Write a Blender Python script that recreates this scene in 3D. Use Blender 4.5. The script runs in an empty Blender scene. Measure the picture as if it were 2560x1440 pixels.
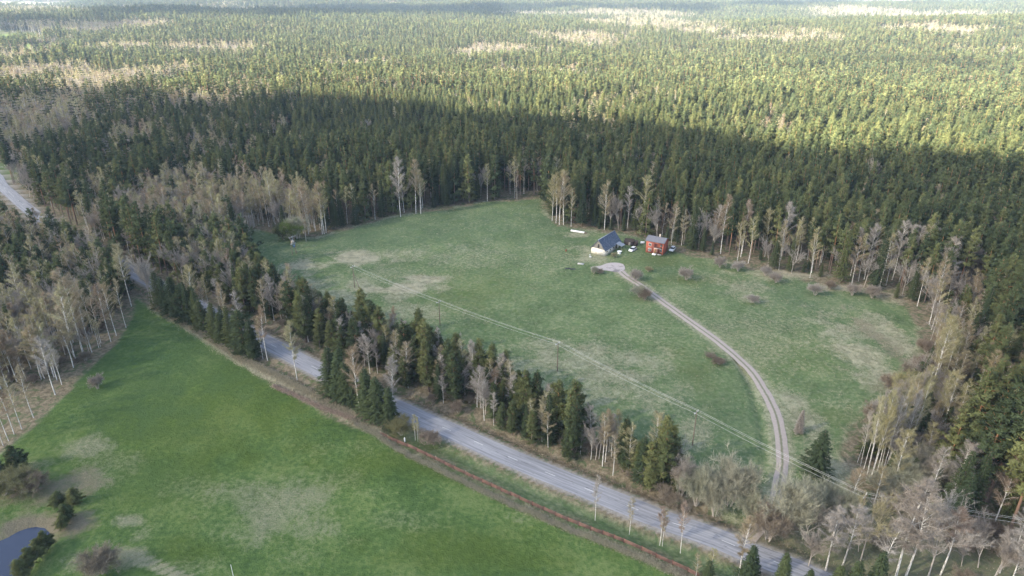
import bpy, math, random
import numpy as np
from mathutils import Matrix, Vector
S = bpy.context.scene
C = S.collection
R = math.radians

# ------------------------------------------------------------------ camera
H = 100.0; PIT = R(24.5); F = 1707.0
cam = bpy.data.cameras.new('camera'); co = bpy.data.objects.new('camera', cam); C.objects.link(co)
cam.sensor_width = 36.0; cam.lens = 36.0 * F / 2560.0
cam.clip_start = 1.0; cam.clip_end = 20000.0
co.location = (0, 0, H); co.rotation_euler = (R(90) - PIT, 0, 0)
S.camera = co
# ------------------------------------------------------------------ light
SUN_EL = R(32); SX, SY = -0.90, -0.436
n_ = math.hypot(SX, SY); SX /= n_; SY /= n_
SUN = Vector((SX * math.cos(SUN_EL), SY * math.cos(SUN_EL), math.sin(SUN_EL)))
w = bpy.data.worlds.new('World'); S.world = w; w.use_nodes = True
nt = w.node_tree; sky = nt.nodes.new('ShaderNodeTexSky'); sky.sky_type = 'NISHITA'
sky.sun_disc = False; sky.sun_elevation = SUN_EL; sky.sun_rotation = math.atan2(SX, SY)
sky.air_density = 1.0; sky.dust_density = 2.0; sky.ozone_density = 1.0
hs_ = nt.nodes.new('ShaderNodeHueSaturation'); hs_.inputs['Saturation'].default_value = .84; nt.links.new(sky.outputs[0], hs_.inputs['Color']); nt.links.new(hs_.outputs[0], nt.nodes['Background'].inputs[0]); nt.nodes['Background'].inputs[1].default_value = 0.075
sl = bpy.data.lights.new('sun', 'SUN'); sl.energy = 5.0; sl.angle = R(0.5); sl.color = (1.0, 0.905, 0.72)
so = bpy.data.objects.new('sun', sl); C.objects.link(so)
so.rotation_euler = SUN.to_track_quat('Z', 'Y').to_euler()
S.view_settings.view_transform = 'Standard'; S.view_settings.look = 'None'
S.view_settings.exposure = 2.7; S.view_settings.gamma = 1.0
S.render.engine = 'CYCLES'
try: S.cycles.transparent_max_bounces = 8; S.cycles.max_bounces = 5
except Exception: pass

rng = np.random.default_rng(11)
# ------------------------------------------------------------------ places seen in the photograph, as points of the ground
sp_, cp_ = math.sin(PIT), math.cos(PIT)
def P(x, y, z=0.0):
    a = (x - 1280) / F; b = -(y - 720) / F
    dx, dy, dz = a, cp_ + b * sp_, -sp_ + b * cp_
    t = (z - H) / dz
    return (dx * t, dy * t)
def proj(x, y, z):
    wd = y * cp_ - (z - H) * sp_; u = y * sp_ + (z - H) * cp_
    return 1280 + F * x / wd, 720 - F * u / wd
def poly(pts): return np.array([P(*p) for p in pts])
def height(bx, by, ty):
    x, y = P(bx, by); lo, hi = 0., 60.
    for _ in range(30):
        m = (lo + hi) / 2
        if proj(x, y, m)[1] > ty: lo = m
        else: hi = m
    return lo
def inside(pl, x, y):
    x = np.asarray(x, float); y = np.asarray(y, float); r = np.zeros(x.shape, bool)
    n = len(pl); j = n - 1
    for i in range(n):
        xi, yi = pl[i]; xj, yj = pl[j]
        c = ((yi > y) != (yj > y)) & (x < (xj - xi) * (y - yi) / (yj - yi + 1e-12) + xi)
        r ^= c; j = i
    return r
def linedist(pl, x, y):
    x = np.asarray(x, float); y = np.asarray(y, float); d = np.full(x.shape, 1e9)
    for (ax, ay), (bx, by) in zip(pl[:-1], pl[1:]):
        ux, uy = bx - ax, by - ay; L = ux * ux + uy * uy + 1e-9
        t = np.clip(((x - ax) * ux + (y - ay) * uy) / L, 0, 1)
        d = np.minimum(d, np.hypot(x - ax - t * ux, y - ay - t * uy))
    return d
def sdist(pl, x, y):     # signed: + inside
    d = linedist(np.vstack([pl, pl[:1]]), x, y)
    return np.where(inside(pl, x, y), d, -d)
def sm(x, a, b):
    t = np.clip((x - a) / (b - a), 0, 1); return t * t * (3 - 2 * t)
def hsh(ix, iy, s):
    h = (ix.astype(np.int64) * 374761393 + iy.astype(np.int64) * 668265263 + s * 1442695041) & 0x7fffffff
    h = ((h ^ (h >> 13)) * 1274126177) & 0x7fffffff
    return ((h ^ (h >> 16)) & 0xffff) / 65535.0
def vn(x, y, sc, s=0):
    x = np.asarray(x, float) / sc; y = np.asarray(y, float) / sc
    ix = np.floor(x); iy = np.floor(y); fx = x - ix; fy = y - iy
    fx = fx * fx * (3 - 2 * fx); fy = fy * fy * (3 - 2 * fy)
    a = hsh(ix, iy, s); b = hsh(ix + 1, iy, s); c = hsh(ix, iy + 1, s); d = hsh(ix + 1, iy + 1, s)
    return (a * (1 - fx) + b * fx) * (1 - fy) + (c * (1 - fx) + d * fx) * fy
def smooth_line(pl, step=1.0):
    pl = np.asarray(pl, float); out = []
    n = len(pl)
    for i in range(n - 1):
        p0 = pl[max(i - 1, 0)]; p1 = pl[i]; p2 = pl[i + 1]; p3 = pl[min(i + 2, n - 1)]
        k = max(2, int(np.hypot(*(p2 - p1)) / step))
        for t in np.linspace(0, 1, k, endpoint=False):
            out.append(0.5 * ((2 * p1) + (p2 - p0) * t + (2 * p0 - 5 * p1 + 4 * p2 - p3) * t * t + (3 * p1 - p0 - 3 * p2 + p3) * t ** 3))
    out.append(pl[-1]); return np.array(out)

ROAD = smooth_line(np.vstack([[(-700, 620), (-470, 500)], poly([(-60, 412), (10, 470), (80, 530), (150, 575), (235, 625), (335, 682), (450, 742), (560, 800), (690, 868), (790, 921), (990, 1018), (1140, 1083), (1280, 1146), (1460, 1220), (1640, 1293), (1784, 1343), (1891, 1388), (1999, 1428), (2150, 1490)]), [(110, 62), (170, 30)]]), 2.0)
DRIVE = smooth_line(poly([(1870, 1350), (1905, 1310), (1937, 1255), (1950, 1200), (1956, 1150), (1950, 1085), (1937, 1030), (1906, 970), (1870, 920), (1800, 858), (1720, 800), (1640, 742), (1600, 713), (1565, 690), (1545, 672), (1530, 664)]), 1.0)
YARD = poly([(1562, 674), (1562, 667), (1556, 660), (1540, 657), (1520, 658), (1500, 665), (1478, 668), (1482, 676), (1510, 676), (1530, 679), (1546, 681)])
MEADOW = poly([(600, 575), (640, 690), (700, 745), (860, 822), (960, 856), (1100, 900), (1280, 1002), (1350, 1045), (1450, 1094), (1560, 1135), (1680, 1195), (1780, 1255), (1880, 1340), (2000, 1400), (2200, 1560), (2750, 1500), (2620, 1340), (2430, 1330), (2300, 1290), (2170, 1230), (2130, 1165), (2135, 1080), (2200, 1030), (2280, 980), (2300, 900), (2310, 820), (2290, 770), (2200, 735), (2060, 705), (1930, 678), (1800, 648), (1700, 622), (1600, 590), (1500, 580), (1410, 562), (1368, 535), (1362, 492), (1300, 496), (1200, 503), (1100, 522), (980, 542), (860, 572), (790, 592), (720, 588), (680, 570)])
FIELD = poly([(340, 735), (385, 765), (450, 806), (560, 876), (700, 966), (820, 1033), (960, 1100), (1100, 1170), (1300, 1262), (1500, 1345), (1700, 1440), (1900, 1560), (1500, 2300), (-1500, 2300), (-900, 1500), (-300, 1260), (0, 1125), (80, 1060), (160, 985), (235, 895), (290, 850), (330, 800)])
FIELDG = poly([(340, 745), (385, 772), (450, 812), (560, 882), (700, 972), (820, 1040), (960, 1098), (1100, 1166), (1300, 1258), (1500, 1342), (1700, 1438), (1900, 1580), (1500, 2300), (-1500, 2300), (-900, 1500), (-300, 1260), (0, 1140), (80, 1075), (160, 992), (240, 905), (300, 850), (325, 800)])
POND = np.array([P(a_, b_, -1.0) for a_, b_ in [(-260, 1400), (-120, 1372), (0, 1352), (49, 1325), (88, 1311), (114, 1316), (126, 1334), (104, 1362), (74, 1392), (43, 1442), (10, 1500), (-160, 1540)]])
SOUTH = np.vstack([ROAD, [(400, -200), (-3000, -200), (-3000, 900)]])
BANK = smooth_line(poly([(385, 766), (420, 790), (500, 836), (600, 900), (700, 950), (800, 1003), (880, 1040), (950, 1070)]), 1.0)
FENCE = smooth_line(poly([(952, 1090), (1020, 1119), (1090, 1152), (1165, 1188), (1300, 1250), (1420, 1304), (1560, 1358), (1640, 1394), (1720, 1430), (1790, 1466), (1900, 1530)]), 2.3)
HEDGE = smooth_line(poly([(880, 1052), (940, 1090), (1010, 1134), (1090, 1174), (1165, 1210), (1300, 1272), (1420, 1324), (1560, 1380), (1640, 1414), (1720, 1452), (1800, 1500)]), 0.5)
DITCH = smooth_line(poly([(1840, 890), (1875, 960), (1900, 1040), (1912, 1110), (1912, 1160), (1900, 1210), (1888, 1250)]), 1.0)
CORNER = poly([(2130, 1165), (2170, 1240), (2300, 1300), (2430, 1335), (2700, 1345), (2900, 1500), (2560, 1900), (2050, 1650), (2000, 1420), (1900, 1385), (1860, 1310), (2000, 1290), (2110, 1260)])

def terr(x, y):
    x = np.asarray(x, float); y = np.asarray(y, float); r = np.hypot(x, y)
    a = sm(r, 420, 1500)
    z = a * (14 * np.sin(x / 310 + 1.3) * np.cos(y / 420 + .4) + 13 * np.sin(y / 230 + x / 600 + 2))
    z = z * (1 - .5 * sm(r, 1800, 4000)) + sm(r, 1500, 4500) * (2 + 6 * np.sin(x / 700 + .5))
    return z

def PT(px, py, up=18.0):      # where the line of sight to a picture point meets the forest canopy
    lo = 150.0
    for d in np.concatenate([np.arange(150, 1500, 8), np.arange(1500, 6500, 25)]):
        a = (px - 1280) / F; b = -(py - 720) / F; dy = cp_ + b * sp_; dz = -sp_ + b * cp_; t = d / dy; x, y, z = a * t, d, H + dz * t
        if z <= float(terr(x, y)) + up: return (x, y)
    return (a * t, d)
# ------------------------------------------------------------------ helpers: objects, tags, materials
def tag(o, label=None, cat=None, group=None, kind=None):
    if label: o['label'] = label
    if cat: o['category'] = cat
    if group: o['group'] = group
    if kind: o['kind'] = kind
    return o
def empty(name, loc, rz=0.0):
    o = bpy.data.objects.new(name, None); C.objects.link(o); o.location = loc; o.rotation_euler = (0, 0, rz)
    o.empty_display_size = 0.5; return o
class MB:
    def __init__(s): s.V = []; s.L = []; s.T = []; s.M = []; s.A = []; s.n = 0; s.cn = False
    def add(s, V, faces, size, mat=0, tint=None):
        V = np.asarray(V, float).reshape(-1, 3); f = np.asarray(faces, int).reshape(-1, size)
        s.V.append(V); s.L.append((f + s.n).ravel()); s.T.append(np.full(len(f), size)); s.M.append(np.full(len(f), mat))
        s.A.append(np.ones(len(V)) if tint is None else np.broadcast_to(tint, (len(V),)).astype(float)); s.n += len(V)
    def tris(s, V, mat=0, tint=None): s.add(V, np.arange(len(V)), 3, mat, tint)
    def tube(s, pts, rad, k=6, mat=0, tint=None, cap=True):
        pts = np.asarray(pts, float); n = len(pts); rad = np.broadcast_to(rad, (n,))
        d = np.gradient(pts, axis=0); d /= np.linalg.norm(d, axis=1)[:, None] + 1e-9
        ref = np.where(np.abs(d[:, 2:3]) > .9, np.array([[1., 0, 0]]), np.array([[0, 0, 1.]]))
        u = np.cross(ref, d); u /= np.linalg.norm(u, axis=1)[:, None] + 1e-9; v = np.cross(d, u)
        a = np.arange(k) * 2 * math.pi / k
        V = pts[:, None] + rad[:, None, None] * (np.cos(a)[None, :, None] * u[:, None] + np.sin(a)[None, :, None] * v[:, None])
        i = np.arange(n - 1)[:, None] * k; j = np.arange(k)[None]; jn = (j + 1) % k
        f = np.stack([i + j, i + jn, i + k + jn, i + k + j], -1).reshape(-1, 4)
        s.add(V.reshape(-1, 3), f, 4, mat, tint)
        if cap:
            s.add(V[-1], np.arange(k), k, mat, tint); s.add(V[0][::-1], np.arange(k), k, mat, tint)
    def box(s, c, d, rz=0.0, mat=0, M=None, tint=None):
        q = np.array([[-1, -1, -1], [1, -1, -1], [1, 1, -1], [-1, 1, -1], [-1, -1, 1], [1, -1, 1], [1, 1, 1], [-1, 1, 1]], float) * np.array(d) / 2
        if rz: cc, ss = math.cos(rz), math.sin(rz); q = q @ np.array([[cc, ss, 0], [-ss, cc, 0], [0, 0, 1]])
        q = q + np.array(c)
        s.add(q, [[0, 3, 2, 1], [4, 5, 6, 7], [0, 1, 5, 4], [1, 2, 6, 5], [2, 3, 7, 6], [3, 0, 4, 7]], 4, mat, tint)
    def prism(s, pts, d, mat=0, tint=None):
        p = np.asarray(pts, float); n = len(p); q = p + np.asarray(d, float)
        V = np.vstack([p, q]); s.add(V[:n][::-1], np.arange(n), n, mat, tint); s.add(q, np.arange(n), n, mat, tint)
        f = [[i, (i + 1) % n, n + (i + 1) % n, n + i] for i in range(n)]; s.add(V, f, 4, mat, tint)
    def mesh(s, name, mats, smooth=False):
        V = np.vstack(s.V); L = np.concatenate(s.L); T = np.concatenate(s.T); M = np.concatenate(s.M); A = np.concatenate(s.A)
        me = bpy.data.meshes.new(name); me.vertices.add(len(V)); me.vertices.foreach_set('co', V.ravel())
        me.loops.add(len(L)); me.loops.foreach_set('vertex_index', L)
        me.polygons.add(len(T)); st = np.concatenate([[0], np.cumsum(T)[:-1]])
        me.polygons.foreach_set('loop_start', st); me.polygons.foreach_set('loop_total', T); me.polygons.foreach_set('material_index', M)
        if smooth: me.polygons.foreach_set('use_smooth', np.ones(len(T), bool))
        at = me.attributes.new('tint', 'FLOAT', 'POINT'); at.data.foreach_set('value', A)
        if s.cn:
            z0 = V[:, 2].min(); z1 = V[:, 2].max(); q = np.clip((V[:, 2] - z0) / (z1 - z0), 0, 1); N_ = np.column_stack([V[:, 0], V[:, 1], .25 + 1.6 * q ** 2]); at = me.attributes.new('cn', 'FLOAT_VECTOR', 'POINT'); at.data.foreach_set('vector', N_.ravel())
        for m in (mats if isinstance(mats, (list, tuple)) else [mats]): me.materials.append(m)
        me.update(calc_edges=True); me.validate(); return me
    def obj(s, name, mats, parent=None, smooth=False, link=True):
        o = bpy.data.objects.new(name, s.mesh(name, mats, smooth))
        if link: C.objects.link(o)
        if parent: o.parent = parent
        return o
class G:     # tiny node helper
    def __init__(s, name):
        s.m = bpy.data.materials.new(name); s.m.use_nodes = True; s.t = s.m.node_tree; s.t.nodes.clear()
        s.out = s.n('ShaderNodeOutputMaterial')
    def n(s, typ, **k):
        nd = s.t.nodes.new(typ)
        for a, b in k.items(): setattr(nd, a, b)
        return nd
    def l(s, a, b): s.t.links.new(a, b)
    def put(s, sock, v):
        if hasattr(v, 'is_output'): s.l(v, sock)
        elif isinstance(v, (tuple, list)) and len(v) == 3 and sock.type == 'RGBA': sock.default_value = (*v, 1)
        else: sock.default_value = v
    def math(s, op, a, b=0.0, c=None):
        nd = s.n('ShaderNodeMath', operation=op); s.put(nd.inputs[0], a); s.put(nd.inputs[1], b)
        if c is not None: s.put(nd.inputs[2], c)
        return nd.outputs[0]
    def noise(s, vec, sc, det=4, rough=.6, dist=0.0):
        nd = s.n('ShaderNodeTexNoise'); s.put(nd.inputs['Scale'], sc); nd.inputs['Detail'].default_value = det; nd.inputs['Roughness'].default_value = rough
        nd.inputs['Distortion'].default_value = dist
        if vec is not None: s.l(vec, nd.inputs['Vector'])
        return nd.outputs['Fac']
    def ramp(s, f, stops):
        nd = s.n('ShaderNodeValToRGB'); s.put(nd.inputs[0], f); e = nd.color_ramp.elements
        while len(e) < len(stops): e.new(.5)
        for k, (p, c) in enumerate(stops):
            e[k].position = p; e[k].color = (*c, 1) if len(c) == 3 else c
        return nd.outputs[0]
    def mix(s, f, a, b, blend='MIX'):
        nd = s.n('ShaderNodeMix', data_type='RGBA', blend_type=blend); s.put(nd.inputs[0], f); s.put(nd.inputs[6], a); s.put(nd.inputs[7], b); return nd.outputs[2]
    def mr(s, v, a, b, c=0.0, d=1.0):
        nd = s.n('ShaderNodeMapRange'); s.put(nd.inputs[0], v); nd.inputs[1].default_value = a; nd.inputs[2].default_value = b
        nd.inputs[3].default_value = c; nd.inputs[4].default_value = d; return nd.outputs[0]
    def attr(s, name, out='Fac'): return s.n('ShaderNodeAttribute', attribute_name=name).outputs[out]
    def pos(s): return s.n('ShaderNodeNewGeometry').outputs['Position']
    def obj(s): return s.n('ShaderNodeTexCoord').outputs['Object']
    def rnd(s): return s.n('ShaderNodeObjectInfo').outputs['Random']
    def bump(s, h, st, d=.1):
        nd = s.n('ShaderNodeBump'); s.put(nd.inputs['Strength'], st); nd.inputs['Distance'].default_value = d; s.l(h, nd.inputs['Height']); return nd.outputs[0]
    def bsdf(s, col, rough=.8, spec=.2, normal=None, metal=0.0):
        b = s.n('ShaderNodeBsdfPrincipled'); s.put(b.inputs['Base Color'], col); s.put(b.inputs['Roughness'], rough)
        b.inputs['Specular IOR Level'].default_value = spec; b.inputs['Metallic'].default_value = metal
        if normal is not None: s.l(normal, b.inputs['Normal'])
        s.l(b.outputs[0], s.out.inputs[0]); return b
    def leaf(s, col, tr=.3, nmix=0.0):
        a = s.n('ShaderNodeBsdfDiffuse'); b = s.n('ShaderNodeBsdfTranslucent'); s.put(a.inputs[0], col); s.put(b.inputs[0], col)
        if nmix:
            vt = s.n('ShaderNodeVectorTransform', vector_type='VECTOR', convert_from='OBJECT', convert_to='WORLD'); s.l(s.attr('cn', 'Vector'), vt.inputs[0])
            v1 = s.n('ShaderNodeVectorMath', operation='NORMALIZE'); s.l(vt.outputs[0], v1.inputs[0]); v2 = s.n('ShaderNodeVectorMath', operation='SCALE'); s.l(v1.outputs[0], v2.inputs[0]); v2.inputs['Scale'].default_value = nmix
            v3 = s.n('ShaderNodeVectorMath', operation='ADD'); s.l(v2.outputs[0], v3.inputs[0]); s.l(s.n('ShaderNodeNewGeometry').outputs['Normal'], v3.inputs[1])
            v4 = s.n('ShaderNodeVectorMath', operation='NORMALIZE'); s.l(v3.outputs[0], v4.inputs[0]); s.l(v4.outputs[0], a.inputs['Normal'])
        m = s.n('ShaderNodeMixShader'); m.inputs[0].default_value = tr; s.l(a.outputs[0], m.inputs[1]); s.l(b.outputs[0], m.inputs[2]); s.l(m.outputs[0], s.out.inputs[0])

def plain(name, col, rough=.7, spec=.2, metal=0.0, nsc=3.0, var=.25, bump=0.0):
    g = G(name); v = g.obj(); n = g.noise(v, nsc, 5)
    c = g.mix(1.0, col, g.ramp(n, [(.3, (1 - var,) * 3), (.7, (1 + var * .6,) * 3)]), 'MULTIPLY')
    g.bsdf(c, rough, spec, g.bump(n, bump) if bump else None, metal); return g.m
def leafmat(name, stops, tr=.3, lo=.65, hi=1.35, nmix=0.0):
    g = G(name); c = g.ramp(g.rnd(), stops)
    t = g.attr('tint'); c = g.mix(1.0, c, g.ramp(t, [(0, (lo,) * 3), (1, (hi,) * 3)]), 'MULTIPLY')
    g.leaf(c, tr, nmix); return g.m
M = {}
M['pine'] = leafmat('pine_needles', [(0, (.056, .076, .040)), (.4, (.082, .102, .048)), (.75, (.114, .130, .056)), (1, (.150, .160, .066))], .15, nmix=1.5)
M['spruce'] = leafmat('spruce_needles', [(0, (.044, .062, .034)), (.6, (.062, .080, .038)), (1, (.092, .104, .040))], .12, nmix=1.3)
M['birchtwig'] = leafmat('birch_twigs', [(0, (.29, .215, .15)), (.3, (.33, .28, .175)), (.55, (.335, .31, .16)), (.8, (.35, .33, .20)), (1, (.32, .245, .19))], .35)
M['baretwig'] = leafmat('bare_twigs', [(0, (.30, .27, .24)), (.5, (.36, .33, .29)), (1, (.29, .25, .21))], .2)
M['willow'] = leafmat('willow_twigs', [(0, (.31, .31, .23)), (.5, (.37, .37, .27)), (1, (.33, .31, .24))], .3)
M['olive'] = leafmat('olive_twigs', [(0, (.17, .17, .09)), (1, (.21, .20, .10))], .3)
M['brushtwig'] = leafmat('brush_twigs', [(0, (.20, .16, .12)), (.5, (.26, .21, .16)), (1, (.23, .20, .15))], .2)
M['green'] = leafmat('young_leaves', [(0, (.13, .18, .05)), (1, (.16, .21, .06))], .4)
def bark(name, a, b, zsplit=None, c=None):
    g = G(name); v = g.obj(); mp = g.n('ShaderNodeMapping'); mp.inputs['Scale'].default_value = (3, 3, .8); g.l(v, mp.inputs[0])
    n = g.noise(mp.outputs[0], 2.5, 5, .7); col = g.ramp(n, [(.38, a), (.56, b)])
    if zsplit:
        z = g.n('ShaderNodeSeparateXYZ'); g.l(v, z.inputs[0]); f = g.mr(z.outputs[2], zsplit[0], zsplit[1]); col = g.mix(f, c, col)
    g.bsdf(col, .85, .1); return g.m
M['pinebark'] = bark('pine_bark', (.30, .15, .085), (.42, .22, .12), (3, 10), (.17, .13, .11))
M['sprucebark'] = bark('spruce_bark', (.12, .09, .07), (.20, .16, .13))
M['birchbark'] = bark('birch_bark', (.14, .13, .12), (.72, .69, .64))
M['barebark'] = bark('alder_bark', (.28, .24, .21), (.48, .43, .38))

# ------------------------------------------------------------------ tree builders
def unit(n, r):
    v = r.normal(size=(n, 3)); return v / np.linalg.norm(v, axis=1)[:, None]
def slivers(c, d, ln, wd, r):
    n = len(c); d = d / (np.linalg.norm(d, axis=1)[:, None] + 1e-9)
    w = np.cross(d, unit(n, r)); w /= np.linalg.norm(w, axis=1)[:, None] + 1e-9
    ln = np.broadcast_to(ln, (n,))[:, None]; wd = np.broadcast_to(wd, (n,))[:, None]
    return np.stack([c - w * wd / 2, c + w * wd / 2, c + d * ln], 1).reshape(-1, 3)
def trunkline(h, r, bend=.3, n=8):
    t = np.linspace(0, 1, n); a, b = r.uniform(-bend, bend, 2); ph = r.uniform(0, 6)
    return np.stack([a * t ** 2 * h * .06 + .12 * np.sin(t * 5 + ph) * bend, b * t ** 2 * h * .06 + .12 * np.cos(t * 4 + ph) * bend, t * h], 1)
def at_line(pl, z): return np.stack([np.interp(z, pl[:, 2], pl[:, 0]), np.interp(z, pl[:, 2], pl[:, 1]), z], -1)

def gen_pine(seed, lod, base=.45, R0=2.1, h=22.0):
    r = np.random.default_rng(seed); tk = MB(); cr = MB(); pl = trunkline(h, r, .6)
    tk.tube(pl, np.linspace(.21, .04, 8), 6 if lod == 0 else 4, cap=False)
    nl = {0: 24, 1: 15, 2: 8}[lod]; nb = {0: 6, 1: 5, 2: 4}[lod]
    cs = []; sz = []; ts = []
    asym = r.uniform(0, 6.28)
    for i in range(nl):
        t = (i + r.uniform(-.3, .3)) / nl; t = min(max(t, 0), .99)
        z = h * (base + (1 - base) * t)
        prof = min(1, .6 + t * 2.2) * (1 - t) ** .80 + .07
        for k in range(nb):
            a = r.uniform(0, 6.283); L = R0 * prof * r.uniform(.55, 1.25) * (1 + .2 * math.cos(a - asym))
            up = r.uniform(.05, .5) + .5 * t
            o = at_line(pl, z); tip = o + np.array([math.cos(a) * L, math.sin(a) * L, L * up - .1])
            if lod == 0: tk.tube(np.array([o, (o + tip) / 2 + [0, 0, -.08 * L], tip]), [.045, .03, .012], 3, cap=False)
            nc = max(1, int(round(L * {0: 2.6, 1: 1.7, 2: .9}[lod])))
            tt = r.uniform(.3, 1.05, nc)
            tb = r.uniform(0, 1)
            for q in tt:
                cs.append(o + (tip - o) * q + r.normal(0, .12, 3)); ts.append(np.clip(tb + r.uniform(-.25, .25), 0, 1))
    for q in np.linspace(0, .5, 4 if lod < 2 else 2): cs.append(pl[-1] + np.array([0, 0, .3 - q * 2.0])); ts.append(.8)
    cs = np.array(cs); ts = np.array(ts)
    m = {0: 12, 1: 8, 2: 4}[lod]; rad = {0: .36, 1: .45, 2: .6}[lod]; ln = {0: .46, 1: .66, 2: 1.15}[lod]; wd = {0: .20, 1: .34, 2: .70}[lod]
    c = np.repeat(cs, m, 0); tt = np.repeat(ts, m)
    off = unit(len(c), r) * (r.uniform(0, 1, len(c)) ** .5)[:, None] * rad * np.array([1, 1, .65])
    d = off / rad + unit(len(c), r) * .8 + np.array([0, 0, .35])
    V = slivers(c + off, d, ln * r.uniform(.7, 1.2, len(c)), wd, r)
    cr.tris(V, 0, np.repeat(np.clip(tt + r.uniform(-.15, .15, len(tt)), 0, 1), 3))
    return tk, cr, 'pinebark', 'pine', h

def gen_spruce(seed, lod, base=.06, R0=2.3, h=18.0):
    r = np.random.default_rng(seed); tk = MB(); cr = MB(); pl = trunkline(h, r, .15)
    tk.tube(pl, np.linspace(.2, .03, 8), 6 if lod == 0 else 4, cap=False)
    nl = {0: 34, 1: 20, 2: 10}[lod]; nb = {0: 9, 1: 7, 2: 5}[lod]; Vs = []; T = []
    for i in range(nl):
        t = (i + r.uniform(-.2, .2)) / nl; t = min(max(t, 0), .985); z = h * (base + (1 - base) * t)
        a0 = r.uniform(0, 6.28)
        for k in range(nb):
            a = a0 + k * 6.283 / nb + r.uniform(-.25, .25); L = R0 * ((1 - t) ** .8 + .05) * r.uniform(.6, 1.2) * (1 + .15 * math.sin(a * 2 + seed)) * min(1, .8 + t * 3)
            dv = np.array([math.cos(a), math.sin(a), 0.0]); o = at_line(pl, z)
            n = max(2, int(L * {0: 12, 1: 7, 2: 3.2}[lod])); q = np.sort(r.uniform(.12, 1.0, n))
            droop = -.42 * q * L * (1 - t) + .18 * (q ** 3) * L
            c = o + dv * (q * L)[:, None]; c[:, 2] += droop
            sd = np.array([-dv[1], dv[0], 0]); s = np.where(r.random(n) < .5, -1, 1)
            d = dv * r.uniform(.3, .9, n)[:, None] + sd * (s * r.uniform(.3, .8, n))[:, None] + np.array([0, 0, 1.]) * r.uniform(-.7, .1, n)[:, None]
            sz = {0: .50, 1: .75, 2: 1.25}[lod]; wd = {0: .20, 1: .36, 2: .75}[lod]
            Vs.append(slivers(c, d, sz * r.uniform(.7, 1.2, n), wd, r)); T.append(np.repeat(np.clip(.5 * q + r.uniform(0, .5, n), 0, 1), 3))
    top = pl[-1]; n = 10
    Vs.append(slivers(top + np.stack([np.zeros(n), np.zeros(n), -np.linspace(0, 1.5, n)], 1), unit(n, r) * .5 + [0, 0, .5], .5, .15, r)); T.append(np.full(3 * n, .6))
    cr.tris(np.vstack(Vs), 0, np.concatenate(T)); return tk, cr, 'sprucebark', 'spruce', h

def gen_birch(seed, lod, base=.36, R0=1.9, h=18.0, dens=1.0, bare=False, twig='birchtwig', forks=0):
    r = np.random.default_rng(seed); tk = MB(); cr = MB(); pl = trunkline(h, r, 1.0)
    k0 = 6 if lod == 0 else 3
    tk.tube(pl, np.linspace(.15, .02, 8) * (1.0 if lod < 2 else 1.5), k0, cap=False)
    nb = {0: 34, 1: 16, 2: 7}[lod]; C_ = []; D_ = []; B_ = []
    for i in range(nb):
        t = base + (1 - base) * (i + r.uniform(0, .8)) / nb; z = t * h; a = r.uniform(0, 6.283)
        q = (t - base) / (1 - base); L = R0 * (1.15 - q) ** .7 * min(1, .45 + 2.2 * q) * r.uniform(.7, 1.3) * 1.3
        o = at_line(pl, z); up = r.uniform(.9, 1.8)
        mid = o + np.array([math.cos(a) * L * .5, math.sin(a) * L * .5, L * .5 * up]); tip = o + np.array([math.cos(a) * L, math.sin(a) * L, L * up * .82])
        ok = z + L * up * .82 < h * 1.04
        if not ok: tip[2] = min(tip[2], h * r.uniform(.97, 1.03)); mid[2] = min(mid[2], (o[2] + tip[2]) / 2 + .2)
        if lod < 2: tk.tube(np.array([o, mid, tip]), np.array([.045, .028, .01]) * (1.2 if bare else 1), 3, cap=False)
        n = int({0: 120, 1: 74, 2: 30}[lod] * dens); q = r.uniform(.22, 1.06, n)
        p = np.where(q[:, None] < .5, o + (mid - o) * (q * 2)[:, None], mid + (tip - mid) * (q * 2 - 1)[:, None])
        ax = (tip - o) / (np.linalg.norm(tip - o) + 1e-9)
        d = unit(n, r) * .9 + ax * (.9 if bare else .35) + np.array([0, 0, .25 if bare else -.25])
        C_.append(p); D_.append(d); B_.append(np.full(n, np.clip(r.normal(.5, .22), 0, 1)))
    C_ = np.vstack(C_); D_ = np.vstack(D_); B_ = np.concatenate(B_); n = len(C_)
    ln = {0: .75, 1: .85, 2: 1.1}[lod]; wd = {0: .042, 1: .075, 2: .17}[lod]
    C_ = C_ + unit(n, r) * {0: .25, 1: .3, 2: .5}[lod] * r.random((n, 1))
    cr.tris(slivers(C_, D_, ln * r.uniform(.6, 1.3, n), wd, r), 0, np.repeat(np.clip(B_ + r.uniform(-.25, .25, n), 0, 1), 3))
    return tk, cr, 'birchbark', twig, h

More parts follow.
